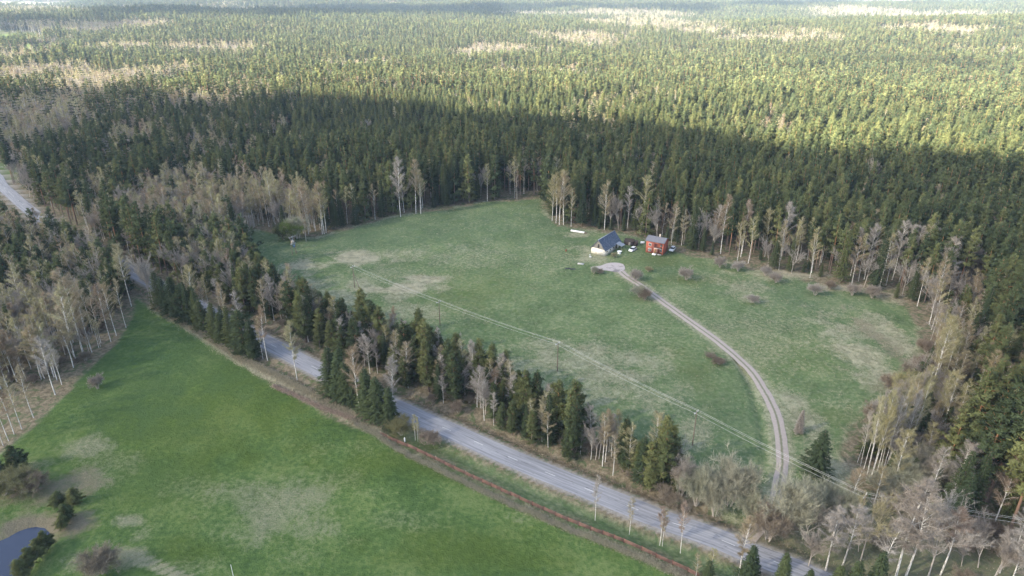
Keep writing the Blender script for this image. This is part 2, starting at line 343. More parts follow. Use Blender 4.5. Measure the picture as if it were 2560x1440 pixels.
def gen_bare(seed, lod, h=14.0, spread=.5, stems=1, twig='baretwig', fuzz=1.0, bk='barebark', r0=.125):
    r = np.random.default_rng(seed); tk = MB(); cr = MB(); C_ = []; D_ = []; E_ = []
    mx = {0: 4, 1: 3, 2: 2}[lod]
    def br(p, d, L, rad, lv):
        d = d / np.linalg.norm(d); m = p + d * L * .5 + r.normal(0, .03 * L, 3); d2 = d + np.array([0, 0, .16]) + r.normal(0, .06 if lv else .02, 3); d2 /= np.linalg.norm(d2); e = m + d2 * L * .5
        tk.tube(np.array([p, m, e]), [rad, rad * .75, rad * .5], 5 if lv == 0 and lod == 0 else 3, cap=False)
        if lv >= 1 or stems > 3:
            n = int(L * {0: 15, 1: 17, 2: 13}[lod] * fuzz * (1 + .5 * (lv >= 2))); q = r.random(n); C_.append(np.where(q[:, None] < .5, p + (m - p) * (2 * q)[:, None], m + (e - m) * (2 * q - 1)[:, None])); D_.append(unit(n, r) * .75 + d * .8 + [0, 0, .3])
        if lv < mx:
            for k in range(r.integers(4, 6) if lv < 2 else r.integers(3, 5)):
                q = r.uniform(.3, 1.0) if lv else r.uniform(.45, 1.0); s = p + (m - p) * 2 * q if q < .5 else m + (e - m) * (2 * q - 1)
                a = unit(1, r)[0]; a -= d * a.dot(d); a /= np.linalg.norm(a) + 1e-9
                br(s, d * .8 + a * spread * r.uniform(.8, 1.3) + [0, 0, .18], L * r.uniform(.5, .78), rad * .46, lv + 1)
    for i in range(stems):
        a = r.uniform(0, 6.28); ln = 0.02 if stems == 1 else r.uniform(.1, .55)
        br(np.array([math.cos(a), math.sin(a), 0]) * (0 if stems == 1 else .25), np.array([math.cos(a) * ln, math.sin(a) * ln, 1.]), h * .5 if stems == 1 else h * .5 * r.uniform(.7, 1.05), r0 if stems == 1 else r0 * .5, 0)
    C_ = np.vstack(C_); D_ = np.vstack(D_); n = len(C_)
    wd = {0: .024, 1: .05, 2: .14}[lod]
    cr.tris(slivers(C_, D_, {0: .55, 1: .7, 2: 1.1}[lod] * r.uniform(.5, 1.3, n), wd, r), 0, np.repeat(r.random(n), 3))
    hh = max(v[:, 2].max() for v in tk.V)
    for b in (tk, cr): b.V = [v * [1, 1, h / hh] for v in b.V]
    return tk, cr, bk, twig, h

GEN = {
 'pine_tree': [lambda l, i=i: gen_pine(100 + i, l, [.44, .38, .50, .34][i], [2.7, 3.0, 2.5, 3.1][i]) for i in range(4)],
 'young_pine': [lambda l, i=i: gen_pine(120 + i, l, [.10, .16, .06][i], [2.7, 2.4, 2.9][i], 13.0) for i in range(3)],
 'spruce_tree': [lambda l, i=i: gen_spruce(200 + i, l, [.05, .08, .12][i], [2.3, 2.0, 2.6][i]) for i in range(3)],
 'birch_tree': [lambda l, i=i: gen_birch(300 + i, l, [.36, .42, .3, .4, .33][i], [1.8, 1.6, 2.1, 1.7, 2.2][i], dens=[1, .9, 1.1, .7, 1][i]) for i in range(5)],
 'bare_tree': [lambda l, i=i: gen_bare(400 + i, l, spread=[.42, .5, .36][i]) for i in range(3)],
 'shrub': [lambda l, i=i: gen_bare(500 + i, max(l, 0), h=5.0, spread=.7, stems=9, twig='willow', fuzz=.85) for i in range(3)],
}
BASEH = {'pine_tree': 22., 'young_pine': 13., 'spruce_tree': 18., 'birch_tree': 18., 'bare_tree': 14., 'shrub': 5.}
_c = {}
def proto(kind, v, lod):
    k = (kind, v, lod)
    if k not in _c:
        tk, cr, bm, tm, h = GEN[kind][v](lod)
        cr.cn = True; _c[k] = (tk.mesh('trunk', M[bm]), cr.mesh('crown', M[tm]))
    return _c[k]
def joined(kind, v, lod, col):
    tk, cr, bm, tm, h = GEN[kind][v](lod); n = tk.n
    for V, L, T, A in zip(cr.V, cr.L, cr.T, cr.A):
        tk.V.append(V); tk.L.append(L + n); tk.T.append(T); tk.M.append(np.full(len(T), 1)); tk.A.append(A)
    tk.cn = True; o = tk.obj('%s_%d_%d' % (kind, lod, v), [M[bm], M[tm]], link=False); col.objects.link(o)
crownm = {}
def tree(kind, x, y, h, label, cat=None, group=None, v=None, fat=1.0, rz=None, crown=None, lod=0, lean=(0, 0), lf='crown'):
    v = int(rng.integers(len(GEN[kind]))) if v is None else v
    nm = 'pine_tree' if kind == 'young_pine' else kind
    r = empty(nm, (x, y, float(terr(x, y)) - .1), rng.uniform(0, 6.28) if rz is None else rz)
    r.rotation_euler = (lean[0], lean[1], r.rotation_euler[2])
    s = h / BASEH[kind]; w_ = s ** .8 * fat if s < 1 else s * fat
    r.scale = (w_, w_, s)
    tag(r, label, cat or nm.replace('_', ' '), group)
    a, b = proto(kind, v, lod)
    if crown:
        key = (b.name, crown)
        if key not in crownm:
            b2 = b.copy(); b2.materials[0] = M[crown]; crownm[key] = b2
        b = crownm[key]
    for nm2, me in (('trunk' if kind != 'shrub' else 'stems', a), (lf, b)):
        o = bpy.data.objects.new(nm2, me); C.objects.link(o); o.parent = r
    return r

# ------------------------------------------------------------------ ground
CLEAR = [  # far open fields: px corner points, kind 0 green 1 pale
 ([(-120, 78), (60, 82), (104, 90), (112, 118), (40, 126), (-120, 124)], 0), ([(70, 132), (140, 128), (150, 150), (80, 156)], 0),
 ([(-200, 3), (60, 5), (190, 10), (170, 24), (60, 26), (-200, 24)], 1), ([(1900, 6), (2200, 12), (2500, 16), (2800, 16), (2800, 0), (2200, -4), (1900, 0)], 1),
 ([(900, 12), (1010, 10), (1040, 14), (960, 20)], 1), ([(-100, 405), (30, 405), (45, 428), (30, 452), (-100, 440)], 0), ([(-60, 660), (28, 668), (30, 740), (-60, 750)], 0)]
CLEARP = [(np.array([PT(px, py, 0.0) for px, py in c]) if c[0][1] < 300 else poly(c), k) for c, k in CLEAR]
def axis(lo, a, b, hi, st):
    mid = np.arange(a, b + st, st); g = [mid[-1]]; s = st
    while g[-1] < hi: s *= 1.07; g.append(g[-1] + min(s, 120))
    l = [mid[0]]; s = st
    while l[-1] > lo: s *= 1.07; l.append(l[-1] - min(s, 120))
    return np.concatenate([np.array(l[1:])[::-1], mid, np.array(g[1:])])
xs = axis(-7000, -150, 160, 7000, .9); ys = axis(-300, 70, 340, 8200, .9)
GX, GY = np.meshgrid(xs, ys); gx = GX.ravel(); gy = GY.ravel()
gz = terr(gx, gy)
near = (np.abs(gx) < 420) & (gy < 700)
dR = np.full(gx.shape, 1e3); dR[near] = linedist(ROAD, gx[near], gy[near])
dD = np.full(gx.shape, 1e3); dD[near] = linedist(DRIVE, gx[near], gy[near])
dDi = np.full(gx.shape, 1e3); dDi[near] = linedist(DITCH, gx[near], gy[near])
gz -= .06 * (dR < 6); gz -= .75 * sm(dR, 4.2, 6.0) * (1 - sm(dR, 6.5, 9.0)) * sm(dD, 2.2, 5.0); gz -= .6 * (1 - sm(dDi, .2, 1.6)); gz -= .05 * (dD < 3)
pd = np.full(gx.shape, -1e3); nb_ = (gx < -50) & (gx > -250) & (gy < 200) & (gy > 30); pd[nb_] = sdist(POND, gx[nb_], gy[nb_])
gz -= 1.0 * sm(pd, -3.5, 1.0) + 1.2 * sm(pd, .5, 3)
md = np.full(gx.shape, -1e3); md[near] = sdist(MEADOW, gx[near], gy[near])
fd = np.full(gx.shape, -1e3); nf = (np.abs(gx) < 600) & (gy < 400); fd[nf] = sdist(FIELDG, gx[nf], gy[nf])
bk = np.full(gx.shape, 1e3); bk[near] = linedist(BANK, gx[near], gy[near])
gz += .5 * (1 - sm(bk, .3, 2.6)) + (vn(gx, gy, 3, 5) - .5) * .25 * near * (dR > 5) * (dD > 3) + (vn(gx, gy, 22, 7) - .5) * 1.2 * near * sm(np.minimum(dR, dD), 8, 25)
wob = (vn(gx, gy, 7, 1) - .5) * 5 + (vn(gx, gy, 2.2, 2) - .5) * 2
grass = np.maximum(sm(md + wob - 1.5, -1.2, 1.2) * .8, sm(fd + wob * .25, -.5, .5))
straw = np.zeros(gx.shape)
def blob(px, py, rx, ry, s, arr, n=.5):
    cx, cy = P(px, py); x1, _ = P(px + rx, py); _, y1 = P(px, py - ry); ax = abs(x1 - cx); ay = abs(y1 - cy)
    q = np.sqrt(((gx - cx) / ax) ** 2 + ((gy - cy) / ay) ** 2) + (vn(gx, gy, 5, 9) - .5) * n * 1.6 + (vn(gx, gy, 1.6, 19) - .5) * n
    np.maximum(arr, s * (1 - sm(q, .15, 1.35)), out=arr)
for b in [(880, 648, 80, 18, 1.1), (900, 645, 110, 22, .9), (970, 640, 130, 16, .6), (760, 668, 70, 22, .8), (1030, 715, 80, 20, 1.0), (1060, 700, 70, 12, 1.0), (960, 725, 120, 10, .9), (1000, 740, 60, 20, .6), (900, 715, 60, 20, .6), (970, 690, 140, 40, .35), (1000, 780, 160, 30, .55), (860, 750, 90, 30, .6), (780, 715, 70, 20, .6), (1150, 790, 90, 25, .25),
          (1180, 640, 140, 40, .35), (1450, 910, 230, 75, .62), (1560, 900, 150, 45, .5), (1350, 870, 140, 25, .45), (1300, 920, 110, 50, .5), (1500, 985, 220, 50, .5), (1620, 1000, 120, 50, .4), (1700, 1000, 60, 60, .35), (1740, 1080, 60, 40, .5), (1790, 1190, 120, 30, .5),
          (1900, 850, 200, 90, .35), (1700, 740, 60, 25, .3), (1850, 720, 90, 30, .55), (1880, 745, 60, 18, .6), (2170, 900, 90, 140, .75), (2230, 850, 60, 90, .8), (2240, 740, 60, 20, .6), (2000, 800, 160, 40, .3), (2100, 1000, 60, 60, .3), (1990, 1030, 60, 90, .7), (2080, 1180, 90, 80, .7),
          (1470, 640, 60, 30, .6), (1400, 640, 100, 40, .3), (1440, 585, 60, 10, .6), (1330, 640, 90, 60, .22), (1960, 685, 160, 14, .8), (2140, 720, 120, 14, .8), (1240, 560, 160, 30, .15), (1760, 690, 80, 20, .3), (1650, 830, 120, 40, .25),
          (700, 1270, 150, 90, .62), (620, 1230, 120, 60, .5), (780, 1330, 110, 60, .5), (600, 1330, 110, 40, .45), (210, 1120, 90, 30, .65), (200, 1110, 60, 12, .5), (270, 1150, 110, 40, .35), (230, 1200, 60, 30, .5), (320, 1300, 50, 25, .8), (330, 1380, 60, 25, .85), (300, 1400, 90, 30, .7), (200, 1400, 50, 40, .5), (350, 1340, 40, 30, .6), (800, 1200, 150, 40, .3), (1000, 1300, 140, 40, .3), (880, 1120, 130, 30, .25), (950, 1230, 100, 30, .25), (480, 1220, 90, 40, .3), (500, 1420, 120, 40, .3), (60, 1170, 90, 25, .6), (1300, 1290, 60, 20, .3)]:
    blob(*b, straw)
straw = np.maximum(straw, np.where(grass > .4, .55 * (1 - sm(np.abs(md + 0 * wob), .5, 4.5)), 0)); straw = np.maximum(straw, .9 * (1 - sm(bk + wob * .2, .9, 2.6)))
straw = np.maximum(straw, .6 * (1 - sm(dD, 2.0, 4.2)))
for tr_ in ([(300, 1372), (345, 1388), (400, 1412), (470, 1450)], [(288, 1382), (330, 1398), (385, 1424), (440, 1450)]): straw = np.maximum(straw, .95 * (1 - sm(linedist(poly(tr_), np.where(near, gx, 9e3), gy), .25, .8)))
bare = np.zeros(gx.shape)
for b in [(160, 1300, 90, 50, .9), (60, 1310, 120, 40, .9), (150, 1220, 100, 60, .7), (30, 1240, 120, 60, .6), (2235, 880, 40, 120, .6), (240, 1410, 60, 20, .5), (1600, 740, 50, 20, .4), (120, 1350, 40, 40, .8), (10, 1290, 100, 40, .4)]: blob(*b, bare)
bare = np.maximum(bare, .8 * (1 - sm(np.abs(pd + .3), .5, 3))); cnr = inside(CORNER, gx, gy) & near; bare = np.maximum(bare, .62 * cnr)
grav = np.maximum(1 - sm(dR + wob * .08, 3.1, 3.9), .85 * (1 - sm(dDi, .2, .9)) * 0)
verge = (1 - sm(dR + wob * .5, 8, 12)) * inside(SOUTH, gx, gy) * sm(gx, -60, -20) * .75
grass = np.maximum(grass, verge * sm(dR, 4.4, 5.6))
lush = np.zeros(gx.shape)
for b in [(500, 1010, 420, 170, .9), (1000, 1150, 260, 70, .8), (1180, 1370, 300, 60, .8), (350, 1240, 150, 60, .6), (470, 1380, 120, 50, .7), (1740, 940, 60, 80, .6), (2000, 690 + 200, 240, 70, .4), (1640, 650, 110, 16, .8), (1720, 700, 140, 14, .7), (1140, 1100 + 20, 140, 30, .4), (1170, 730, 150, 60, .55), (2050, 1040, 100, 30, .5)]: blob(*b, lush)
cool = np.zeros(gx.shape)
for b in [(420, 900, 260, 150, .9), (1150, 560, 420, 60, .8), (900, 600, 200, 40, .8), (2040, 740, 180, 50, .7), (1750, 1050, 260, 90, .6), (300, 1200, 140, 60, .5)]: blob(*b, cool)
pale = np.zeros(gx.shape); 
for pl_, k in CLEARP:
    s_ = sm(sdist(pl_, gx, gy), -3, 3); grass = np.maximum(grass, s_); bare *= 1 - s_
    if k: pale = np.maximum(pale, s_)
    else: lush = np.maximum(lush, s_)
bb = MB(); nx = len(xs); ny = len(ys)
ii = (np.arange(ny - 1)[:, None] * nx + np.arange(nx - 1)[None]).ravel()
bb.add(np.stack([gx, gy, gz], 1), np.stack([ii, ii + 1, ii + nx + 1, ii + nx], 1), 4)
g = G('ground'); p = g.pos()
n1 = g.noise(p, .9, 5, .65); n2 = g.noise(p, .06, 5, .6); n3 = g.noise(p, 3.2, 3, .6); n4 = g.noise(p, .35, 4, .6, 1.0)
gr = g.ramp(g.math('ADD', g.math('MULTIPLY', n1, .5), g.math('MULTIPLY', n2, .5)), [(.38, (.058, .102, .042)), (.5, (.098, .154, .062)), (.60, (.165, .208, .100))])
gr = g.mix(g.math('MULTIPLY', g.attr('lush'), .75), gr, g.mix(n1, (.066, .100, .026), (.115, .150, .042)))
gr = g.mix(g.math('MULTIPLY', g.attr('cool'), .6), gr, g.mix(n1, (.048, .092, .050), (.088, .146, .078)))
fm = g.attr('field'); gr = g.mix(fm, gr, g.mix(1.0, gr, (.76, .79, .58), 'MULTIPLY'))
st = g.mix(n3, (.27, .25, .17), (.46, .43, .31)); st = g.mix(g.mr(n4, .42, .6), st, (.24, .22, .155))
sf = g.attr('straw'); sf = g.mr(g.math('ADD', sf, g.math('SUBTRACT', g.math('MULTIPLY', g.math('ADD', n1, n3), .95), .95)), .20, .85)
st = g.mix(g.math('MULTIPLY', fm, .8), st, g.mix(n3, (.15, .145, .09), (.26, .25, .17)))
col = g.mix(g.math('MULTIPLY', sf, .8), gr, st)
ff = g.mix(g.mr(n1, .4, .62), (.12, .10, .065), (.235, .195, .135)); ff = g.mix(g.mr(n4, .5, .62), ff, (.085, .105, .05))
ff = g.mix(g.math('MULTIPLY', sf, .8), ff, st)
col = g.mix(g.attr('grass'), ff, col)
col = g.mix(g.mr(g.math('ADD', g.attr('bare'), g.math('MULTIPLY', g.math('SUBTRACT', n1, .5), .8)), .25, .8), col, g.mix(n3, (.10, .09, .06), (.20, .175, .12)))
col = g.mix(g.attr('pale'), col, (.50, .48, .40))
col = g.mix(g.attr('grav'), col, g.mix(n3, (.23, .21, .19), (.36, .34, .31)))
g.bsdf(col, .95, .05, g.bump(g.math('ADD', n1, g.math('MULTIPLY', n3, .4)), .9, .35)); M['ground'] = g.m
go = bb.obj('ground', M['ground'], smooth=True); tag(go, kind='structure')
for nm, ar in (('grass', grass), ('straw', straw), ('bare', bare), ('grav', grav), ('lush', lush), ('cool', cool), ('pale', pale), ('field', sm(fd, -1, 1))):
    at = go.data.attributes.new(nm, 'FLOAT', 'POINT'); at.data.foreach_set('value', np.clip(ar, 0, 1).astype(np.float32))

def ribbon(name, line, wid, z, mat, wob_=0.0, zr=True, nacross=5):
    d = np.gradient(line, axis=0); d /= np.linalg.norm(d, axis=1)[:, None]; nrm = np.stack([-d[:, 1], d[:, 0]], 1)
    s = np.concatenate([[0], np.cumsum(np.hypot(*np.diff(line, axis=0).T))]); us = np.linspace(-1, 1, nacross); n = len(line)
    V = []; UV = []
    for u in us:
        wv = wid / 2 * (1 + wob_ * (vn(s, s * 0 + u * 9, 2.5, 31) - .5) * 2)
        q = line + nrm * (u * wv)[:, None]; V.append(np.column_stack([q, terr(q[:, 0], q[:, 1]) + z + .05 * (1 - u * u)])); UV.append(np.column_stack([u * wv, s, s * 0]))
    V = np.stack(V, 1).reshape(-1, 3); UV = np.stack(UV, 1).reshape(-1, 3)
    b = MB(); i = (np.arange(n - 1)[:, None] * nacross + np.arange(nacross - 1)[None]).ravel()
    b.add(V, np.stack([i, i + 1, i + nacross + 1, i + nacross], 1)[:, ::-1], 4); o = b.obj(name, mat, smooth=True)
    at = o.data.attributes.new('ruv', 'FLOAT_VECTOR', 'POINT'); at.data.foreach_set('vector', UV.ravel()); return o
g = G('asphalt'); uv = g.attr('ruv', 'Vector'); mp = g.n('ShaderNodeMapping'); mp.inputs['Scale'].default_value = (1.3, .045, 1); g.l(uv, mp.inputs[0])
a1 = g.noise(mp.outputs[0], 1.6, 4, .6); a2 = g.noise(uv, .5, 5, .7); mp2 = g.n('ShaderNodeMapping'); mp2.inputs['Scale'].default_value = (2.4, .22, 1); g.l(uv, mp2.inputs[0]); a3 = g.noise(mp2.outputs[0], 1.0, 3, .7, 1.5)
col = g.ramp(a1, [(.32, (.17, .17, .18)), (.5, (.26, .26, .275)), (.66, (.33, .33, .34))]); col = g.mix(g.mr(a3, .62, .68), col, (.075, .075, .085))
col = g.mix(g.mr(a2, .55, .75), col, (.26, .26, .27))
g.bsdf(col, .55, .35); M['asphalt'] = g.m
g = G('gravel'); uv = g.attr('ruv', 'Vector'); sx = g.n('ShaderNodeSeparateXYZ'); g.l(uv, sx.inputs[0]); ax = g.math('ABSOLUTE', sx.outputs[0]); n = g.noise(g.pos(), 1.6, 5, .7)
col = g.mix(n, (.255, .215, .19), (.41, .36, .325)); mid = g.math('MULTIPLY', g.mr(g.math('ADD', ax, g.math('MULTIPLY', n, .5)), .35, .65, 1, 0), .85); col = g.mix(mid, col, (.13, .14, .075))
g.bsdf(col, .95, .1); M['gravel'] = g.m
M['paint'] = plain('road_paint', (.72, .72, .70), .6)
ribbon('road', ROAD, 5.7, .03, M['asphalt'], .03).__setitem__('kind', 'structure')
ribbon('driveway', DRIVE[:-1], 2.7, .03, M['gravel'], .12).__setitem__('kind', 'structure')
# turning place
def sheet(name, pl, z, mat, sub=1):
    b = MB(); q = smooth_line(np.vstack([pl, pl[:1]]), 1.0)[:-1]; b.add(np.column_stack([q, terr(q[:, 0], q[:, 1]) + z]), np.arange(len(q)), len(q)); return b.obj(name, mat)
g = G('yard_gravel'); n = g.noise(g.pos(), 1.1, 6, .7); n_b = g.noise(g.pos(), .3, 4, .6)
col = g.mix(n, (.30, .265, .25), (.44, .40, .385)); col = g.mix(g.mr(n_b, .52, .62), col, (.20, .18, .175)); g.bsdf(col, .95, .1); M['yardgravel'] = g.m
tag(sheet('gravel_yard', YARD, .09, M['yardgravel']), kind='structure')
# centre dashes
b = MB(); s = np.concatenate([[0], np.cumsum(np.hypot(*np.diff(ROAD, axis=0).T))])
for k in np.arange(420, s[-1] - 5, 9.8):
    q = [np.array([np.interp(k + e, s, ROAD[:, 0]), np.interp(k + e, s, ROAD[:, 1])]) for e in (0, 2.6)]
    d = (q[1] - q[0]); d /= np.linalg.norm(d); nn = np.array([-d[1], d[0]]) * .05
    b.add([(*(q[0] - nn), .092), (*(q[0] + nn), .092), (*(q[1] + nn), .092), (*(q[1] - nn), .092)], [[3, 2, 1, 0]], 4)
tag(b.obj('road_marking', M['paint']), kind='structure')
# pond water
g = G('pond_water'); g.bsdf((.02, .028, .055), .06, .5, g.bump(g.noise(g.pos(), 1.2, 3), .08, .05)); M['water'] = g.m
tag(sheet('pond', POND, -1.0, M['water']), kind='structure')

# ------------------------------------------------------------------ clouds (real, high up and out of the picture; they shade the near ground and two bands far off)
g = G('cloud'); a = g.attr('dens'); n = g.noise(g.pos(), .006, 5, .6)
al = g.math('MULTIPLY', a, g.mr(n, .3, .7, .60, .80))
tr = g.n('ShaderNodeBsdfTransparent'); df = g.n('ShaderNodeBsdfDiffuse'); tl = g.n('ShaderNodeBsdfTranslucent'); m1 = g.n('ShaderNodeMixShader'); m2 = g.n('ShaderNodeMixShader')
for q in (df, tl): q.inputs[0].default_value = (.45, .45, .45, 1)
m1.inputs[0].default_value = .5; g.l(df.outputs[0], m1.inputs[1]); g.l(tl.outputs[0], m1.inputs[2])
g.l(al, m2.inputs[0]); g.l(tr.outputs[0], m2.inputs[1]); g.l(m1.outputs[0], m2.inputs[2]); g.l(m2.outputs[0], g.out.inputs[0]); M['cloud'] = g.m
ZC = 750.0
def cloud(shadow, step, soft, label, strength=1.0):
    off = np.array([SUN.x, SUN.y]) / SUN.z * (ZC - 20); pl = np.array(shadow) + off
    lo = pl.min(0) - soft * 2; hi = pl.max(0) + soft * 2
    X, Y = np.meshgrid(np.arange(lo[0], hi[0], step), np.arange(lo[1], hi[1], step)); x = X.ravel(); y = Y.ravel(); cx = X.shape[1]; cy = X.shape[0]
    d = sdist(pl, x, y) + (vn(x, y, 90, 3) - .5) * soft * 1.3 + (vn(x, y, 30, 4) - .5) * soft * .7
    dens = sm(d, -soft * .45, soft * .45) * strength; th = 45 * sm(d, -soft, 200) * (.7 + .6 * vn(x, y, 60, 8)) + 1.5
    b = MB(); i = (np.arange(cy - 1)[:, None] * cx + np.arange(cx - 1)[None]).ravel(); f = np.stack([i, i + 1, i + cx + 1, i + cx], 1)
    keep = d[f].max(1) > -soft * .5; f = f[keep]
    b.add(np.column_stack([x, y, ZC + th * 1.6]), f, 4); b.add(np.column_stack([x, y, ZC - th * .4]), f[:, ::-1], 4)
    o = b.obj('cloud', M['cloud'], smooth=True); at = o.data.attributes.new('dens', 'FLOAT', 'POINT'); at.data.foreach_set('value', np.concatenate([dens, dens]).astype(np.float32))
    tag(o, kind='structure')
SH = [P(x, y, 20) for x, y in [(-300, 205), (0, 207), (250, 204), (440, 236), (560, 236), (720, 222), (900, 228), (1080, 244), (1300, 288), (1500, 286), (1700, 305), (1900, 340), (2060, 376), (2220, 368), (2560, 382), (2900, 392)]]
SH = SH + [(420, 150), (420, -500), (-1100, -500), (-1100, SH[0][1])]
cloud(SH, 9, 26, 'c')
def far_shade(px0, px1, y0, y1, strength, n=9):
    t = np.linspace(px0, px1, n); lo = [PT(x, y0 + 4 * math.sin(x / 90.)) for x in t]; hi = [PT(x, y1) for x in t[::-1]]
    hi = [(a * min(1, 5200 / b), min(b, 5200)) for a, b in hi]; cloud(lo + hi, 30, 60, 'c', strength)
far_shade(260, 1250, 40, 16, 1.15); far_shade(-120, 330, 58, 42, .9); far_shade(1200, 1800, 22, 12, 1.0); far_shade(1850, 2100, 12, 5, .9); far_shade(2000, 2600, 165, 150, .45)
# ------------------------------------------------------------------ the notable single trees
used = {}
def T(kind, bx, by, ty, label, group=None, **k):
    x, y = P(bx, by); h = height(bx, by, ty); used[kind] = used.get(kind, 0) + 1; taken.append((x, y))
    return tree(kind, x, y, h, label, group=group, **k)
taken = []
GR = 'single birches along the road verge'
for bx, by, ty, lab, kw in [
    (742, 949, 806, 'pink-twigged birch standing alone on the near verge beside the open stretch of road', dict(v=0)),
    (668, 900, 769, 'thin bare birch on the verge just where the road leaves the spruces', dict(v=3)),
    (657, 896, 800, 'very slim leaning birch touching the thin bare birch at the road verge', dict(v=3, fat=.6)),
    (572, 828, 708, 'pale birch with brown twigs rising out of the roadside spruce row', dict(v=1)),
    (553, 783, 697, 'bright white bare-limbed birch beside the roadside spruce row', dict(v=3, crown='baretwig')),
    (607, 839, 730, 'white birch nearest the dead snags at the end of the spruce row', dict(v=3, crown='baretwig')),
    (514, 780, 703, 'yellowish birch at the middle of the roadside spruce row', dict(v=1)),
    (521, 762, 688, 'birch behind the yellowish birch of the spruce row', dict(v=0)),
    (492, 802, 668, 'tall leaning birch at the field side of the spruce row', dict(v=4)),
    (899, 1030, 865, 'tall yellow-brown birch among the clump of dark spruces in front of the road', dict(v=2)),
    (987, 1044, 893, 'white feathery birch right of the dark spruce clump, against the road', dict(v=3, crown='baretwig', fat=1.1)),
    (1487, 1300, 1192, 'small bare birch between the red fence and the road, alone', dict(v=3, fat=.7, crown='baretwig')),
    (1573, 1335, 1248, 'slender twiggy birch between fence and road, right of the alone one', dict(v=3, fat=.8)),
    (1649, 1363, 1268, 'forked white birch beside the right end of the red fence', dict(v=0, fat=.9)),
    (1656, 1364, 1275, 'second stem of birch by the right end of the red fence', dict(v=3, fat=.6)),
    (1701, 1381, 1258, 'single white birch with a small yellow top near the fence end', dict(v=1, fat=.8)),
    (1038, 1100, 1038, 'left of two small birch saplings by the round bush at the fence start', dict(v=3, fat=.8)),
    (1045, 1104, 1045, 'right of two small birch saplings by the round bush at the fence start', dict(v=1, fat=.7)),
    (1847, 1440, 1295, 'reddish-twigged birch in front of the road near the bottom edge', dict(v=0, crown='birchtwig')),
    (1770, 1465, 1375, 'small bare birch at the bottom edge left of the spruce', dict(v=3, fat=.9)),
    (1738, 1455, 1385, 'thin pink-twigged birch over the fence end', dict(v=3, fat=.9))]:
    T('birch_tree', bx, by, ty, lab, GR, **kw)
GG = 'birches at the edge of the grove left of the green field'
for bx, by, ty, lab, kw in [
    (328, 767, 611, 'tall white-stemmed birch at the tip of the green field, left of the road gap', dict(v=1)),
    (315, 821, 700, 'slim birch right-hand one of three at the top of the green field', dict(v=3, fat=.8)),
    (292, 840, 708, 'yellowish birch in the middle of three at the top of the green field', dict(v=2)),
    (278, 856, 712, 'thin birch left-hand one of three at the top of the green field', dict(v=3, fat=.8)),
    (229, 883, 735, 'slender birch at the right border of the yellow-brown grove', dict(v=3)),
    (211, 889, 680, 'tallest golden birch at the front of the left grove', dict(v=2, fat=1.2)),
    (192, 905, 722, 'leaning birch next to the tallest golden birch of the grove', dict(v=4)),
    (139, 986, 845, 'bare white birch with wide branches at the lower border of the left grove', dict(v=0, crown='baretwig', fat=1.2)),
    (156, 962, 850, 'bare birch just behind the wide-branched one at the grove border', dict(v=3, crown='baretwig')),
    (84, 1046, 918, 'white-trunked birch by itself below the grove, near the left edge', dict(v=3)),
    (56, 1074, 942, 'yellow-leafed slender birch near the left edge', dict(v=3, fat=.9)),
    (37, 1087, 950, 'slim white birch left of the yellow-leafed slender one', dict(v=3, fat=.8)),
    (22, 1102, 975, 'slim birch second from the left picture edge', dict(v=1, fat=.8)),
    (8, 1114, 985, 'slim birch cut by the left picture edge', dict(v=3, fat=.8))]:
    T('birch_tree', bx, by, ty, lab, GG, **kw)
T('bare_tree', 383, 758, 612, 'tall leafless tree with upswept grey branches at the road gap above the field', v=2, fat=.85)
T('bare_tree', 374, 755, 650, 'thin dark leafless tree beside the tall grey one at the road gap', v=0, fat=.5)
GS = 'dark spruces along the near side of the road'
for k, (bx, by, ty) in enumerate([(405, 770, 680), (422, 783, 690), (441, 792, 694), (462, 806, 700), (480, 815, 706), (500, 826, 728), (515, 836, 742), (540, 848, 752), (556, 858, 766), (580, 868, 768), (598, 878, 772), (615, 888, 782), (636, 897, 790), (450, 790, 690), (490, 812, 715), (566, 850, 770)]):
    T('young_pine' if k in (3, 6, 11, 14) else 'spruce_tree', bx, by, ty + rng.uniform(-8, 14), ['%s dark conifer in the row at the field edge, %s from the left' % (['tall', 'broad', 'ragged', 'shorter'][k % 4], 'first second third fourth fifth sixth seventh eighth ninth tenth eleventh twelfth thirteenth fourteenth fifteenth sixteenth'.split()[k])][0], GS, fat=rng.uniform(1.15, 1.7), lean=tuple(rng.normal(0, .025, 2)))
for bx, by, ty, lab in [(828, 986, 866, 'foremost broad spruce at the left of the roadside spruce clump'), (852, 996, 864, 'dark spruce in the clump just right of its foremost one'), (872, 1006, 900, 'short spruce in the middle of the roadside clump'), (845, 975, 880, 'spruce at the back of the roadside clump'), (925, 1040, 918, 'spruce right of the yellow-brown birch in the clump'), (952, 1056, 938, 'narrow spruce near the right end of the clump'), (975, 1064, 965, 'lowest spruce at the right end of the roadside clump'), (885, 1018, 930, 'small spruce at the foot of the yellow-brown birch'), (940, 1048, 975, 'young bushy spruce in front of the clump, right part')]:
    T('spruce_tree', bx, by, ty, lab, 'spruce clump by the road', fat=rng.uniform(1.5, 1.9), lean=tuple(rng.normal(0, .03, 2)))
T('spruce_tree', 2036, 1197, 1074, 'single dense dark spruce standing alone in the grass right of the driveway', v=2, fat=1.75)
T('spruce_tree', 1996, 1082, 1024, 'small greyish half-dead spruce beside the driveway bend', v=1, fat=1.5, crown='baretwig')
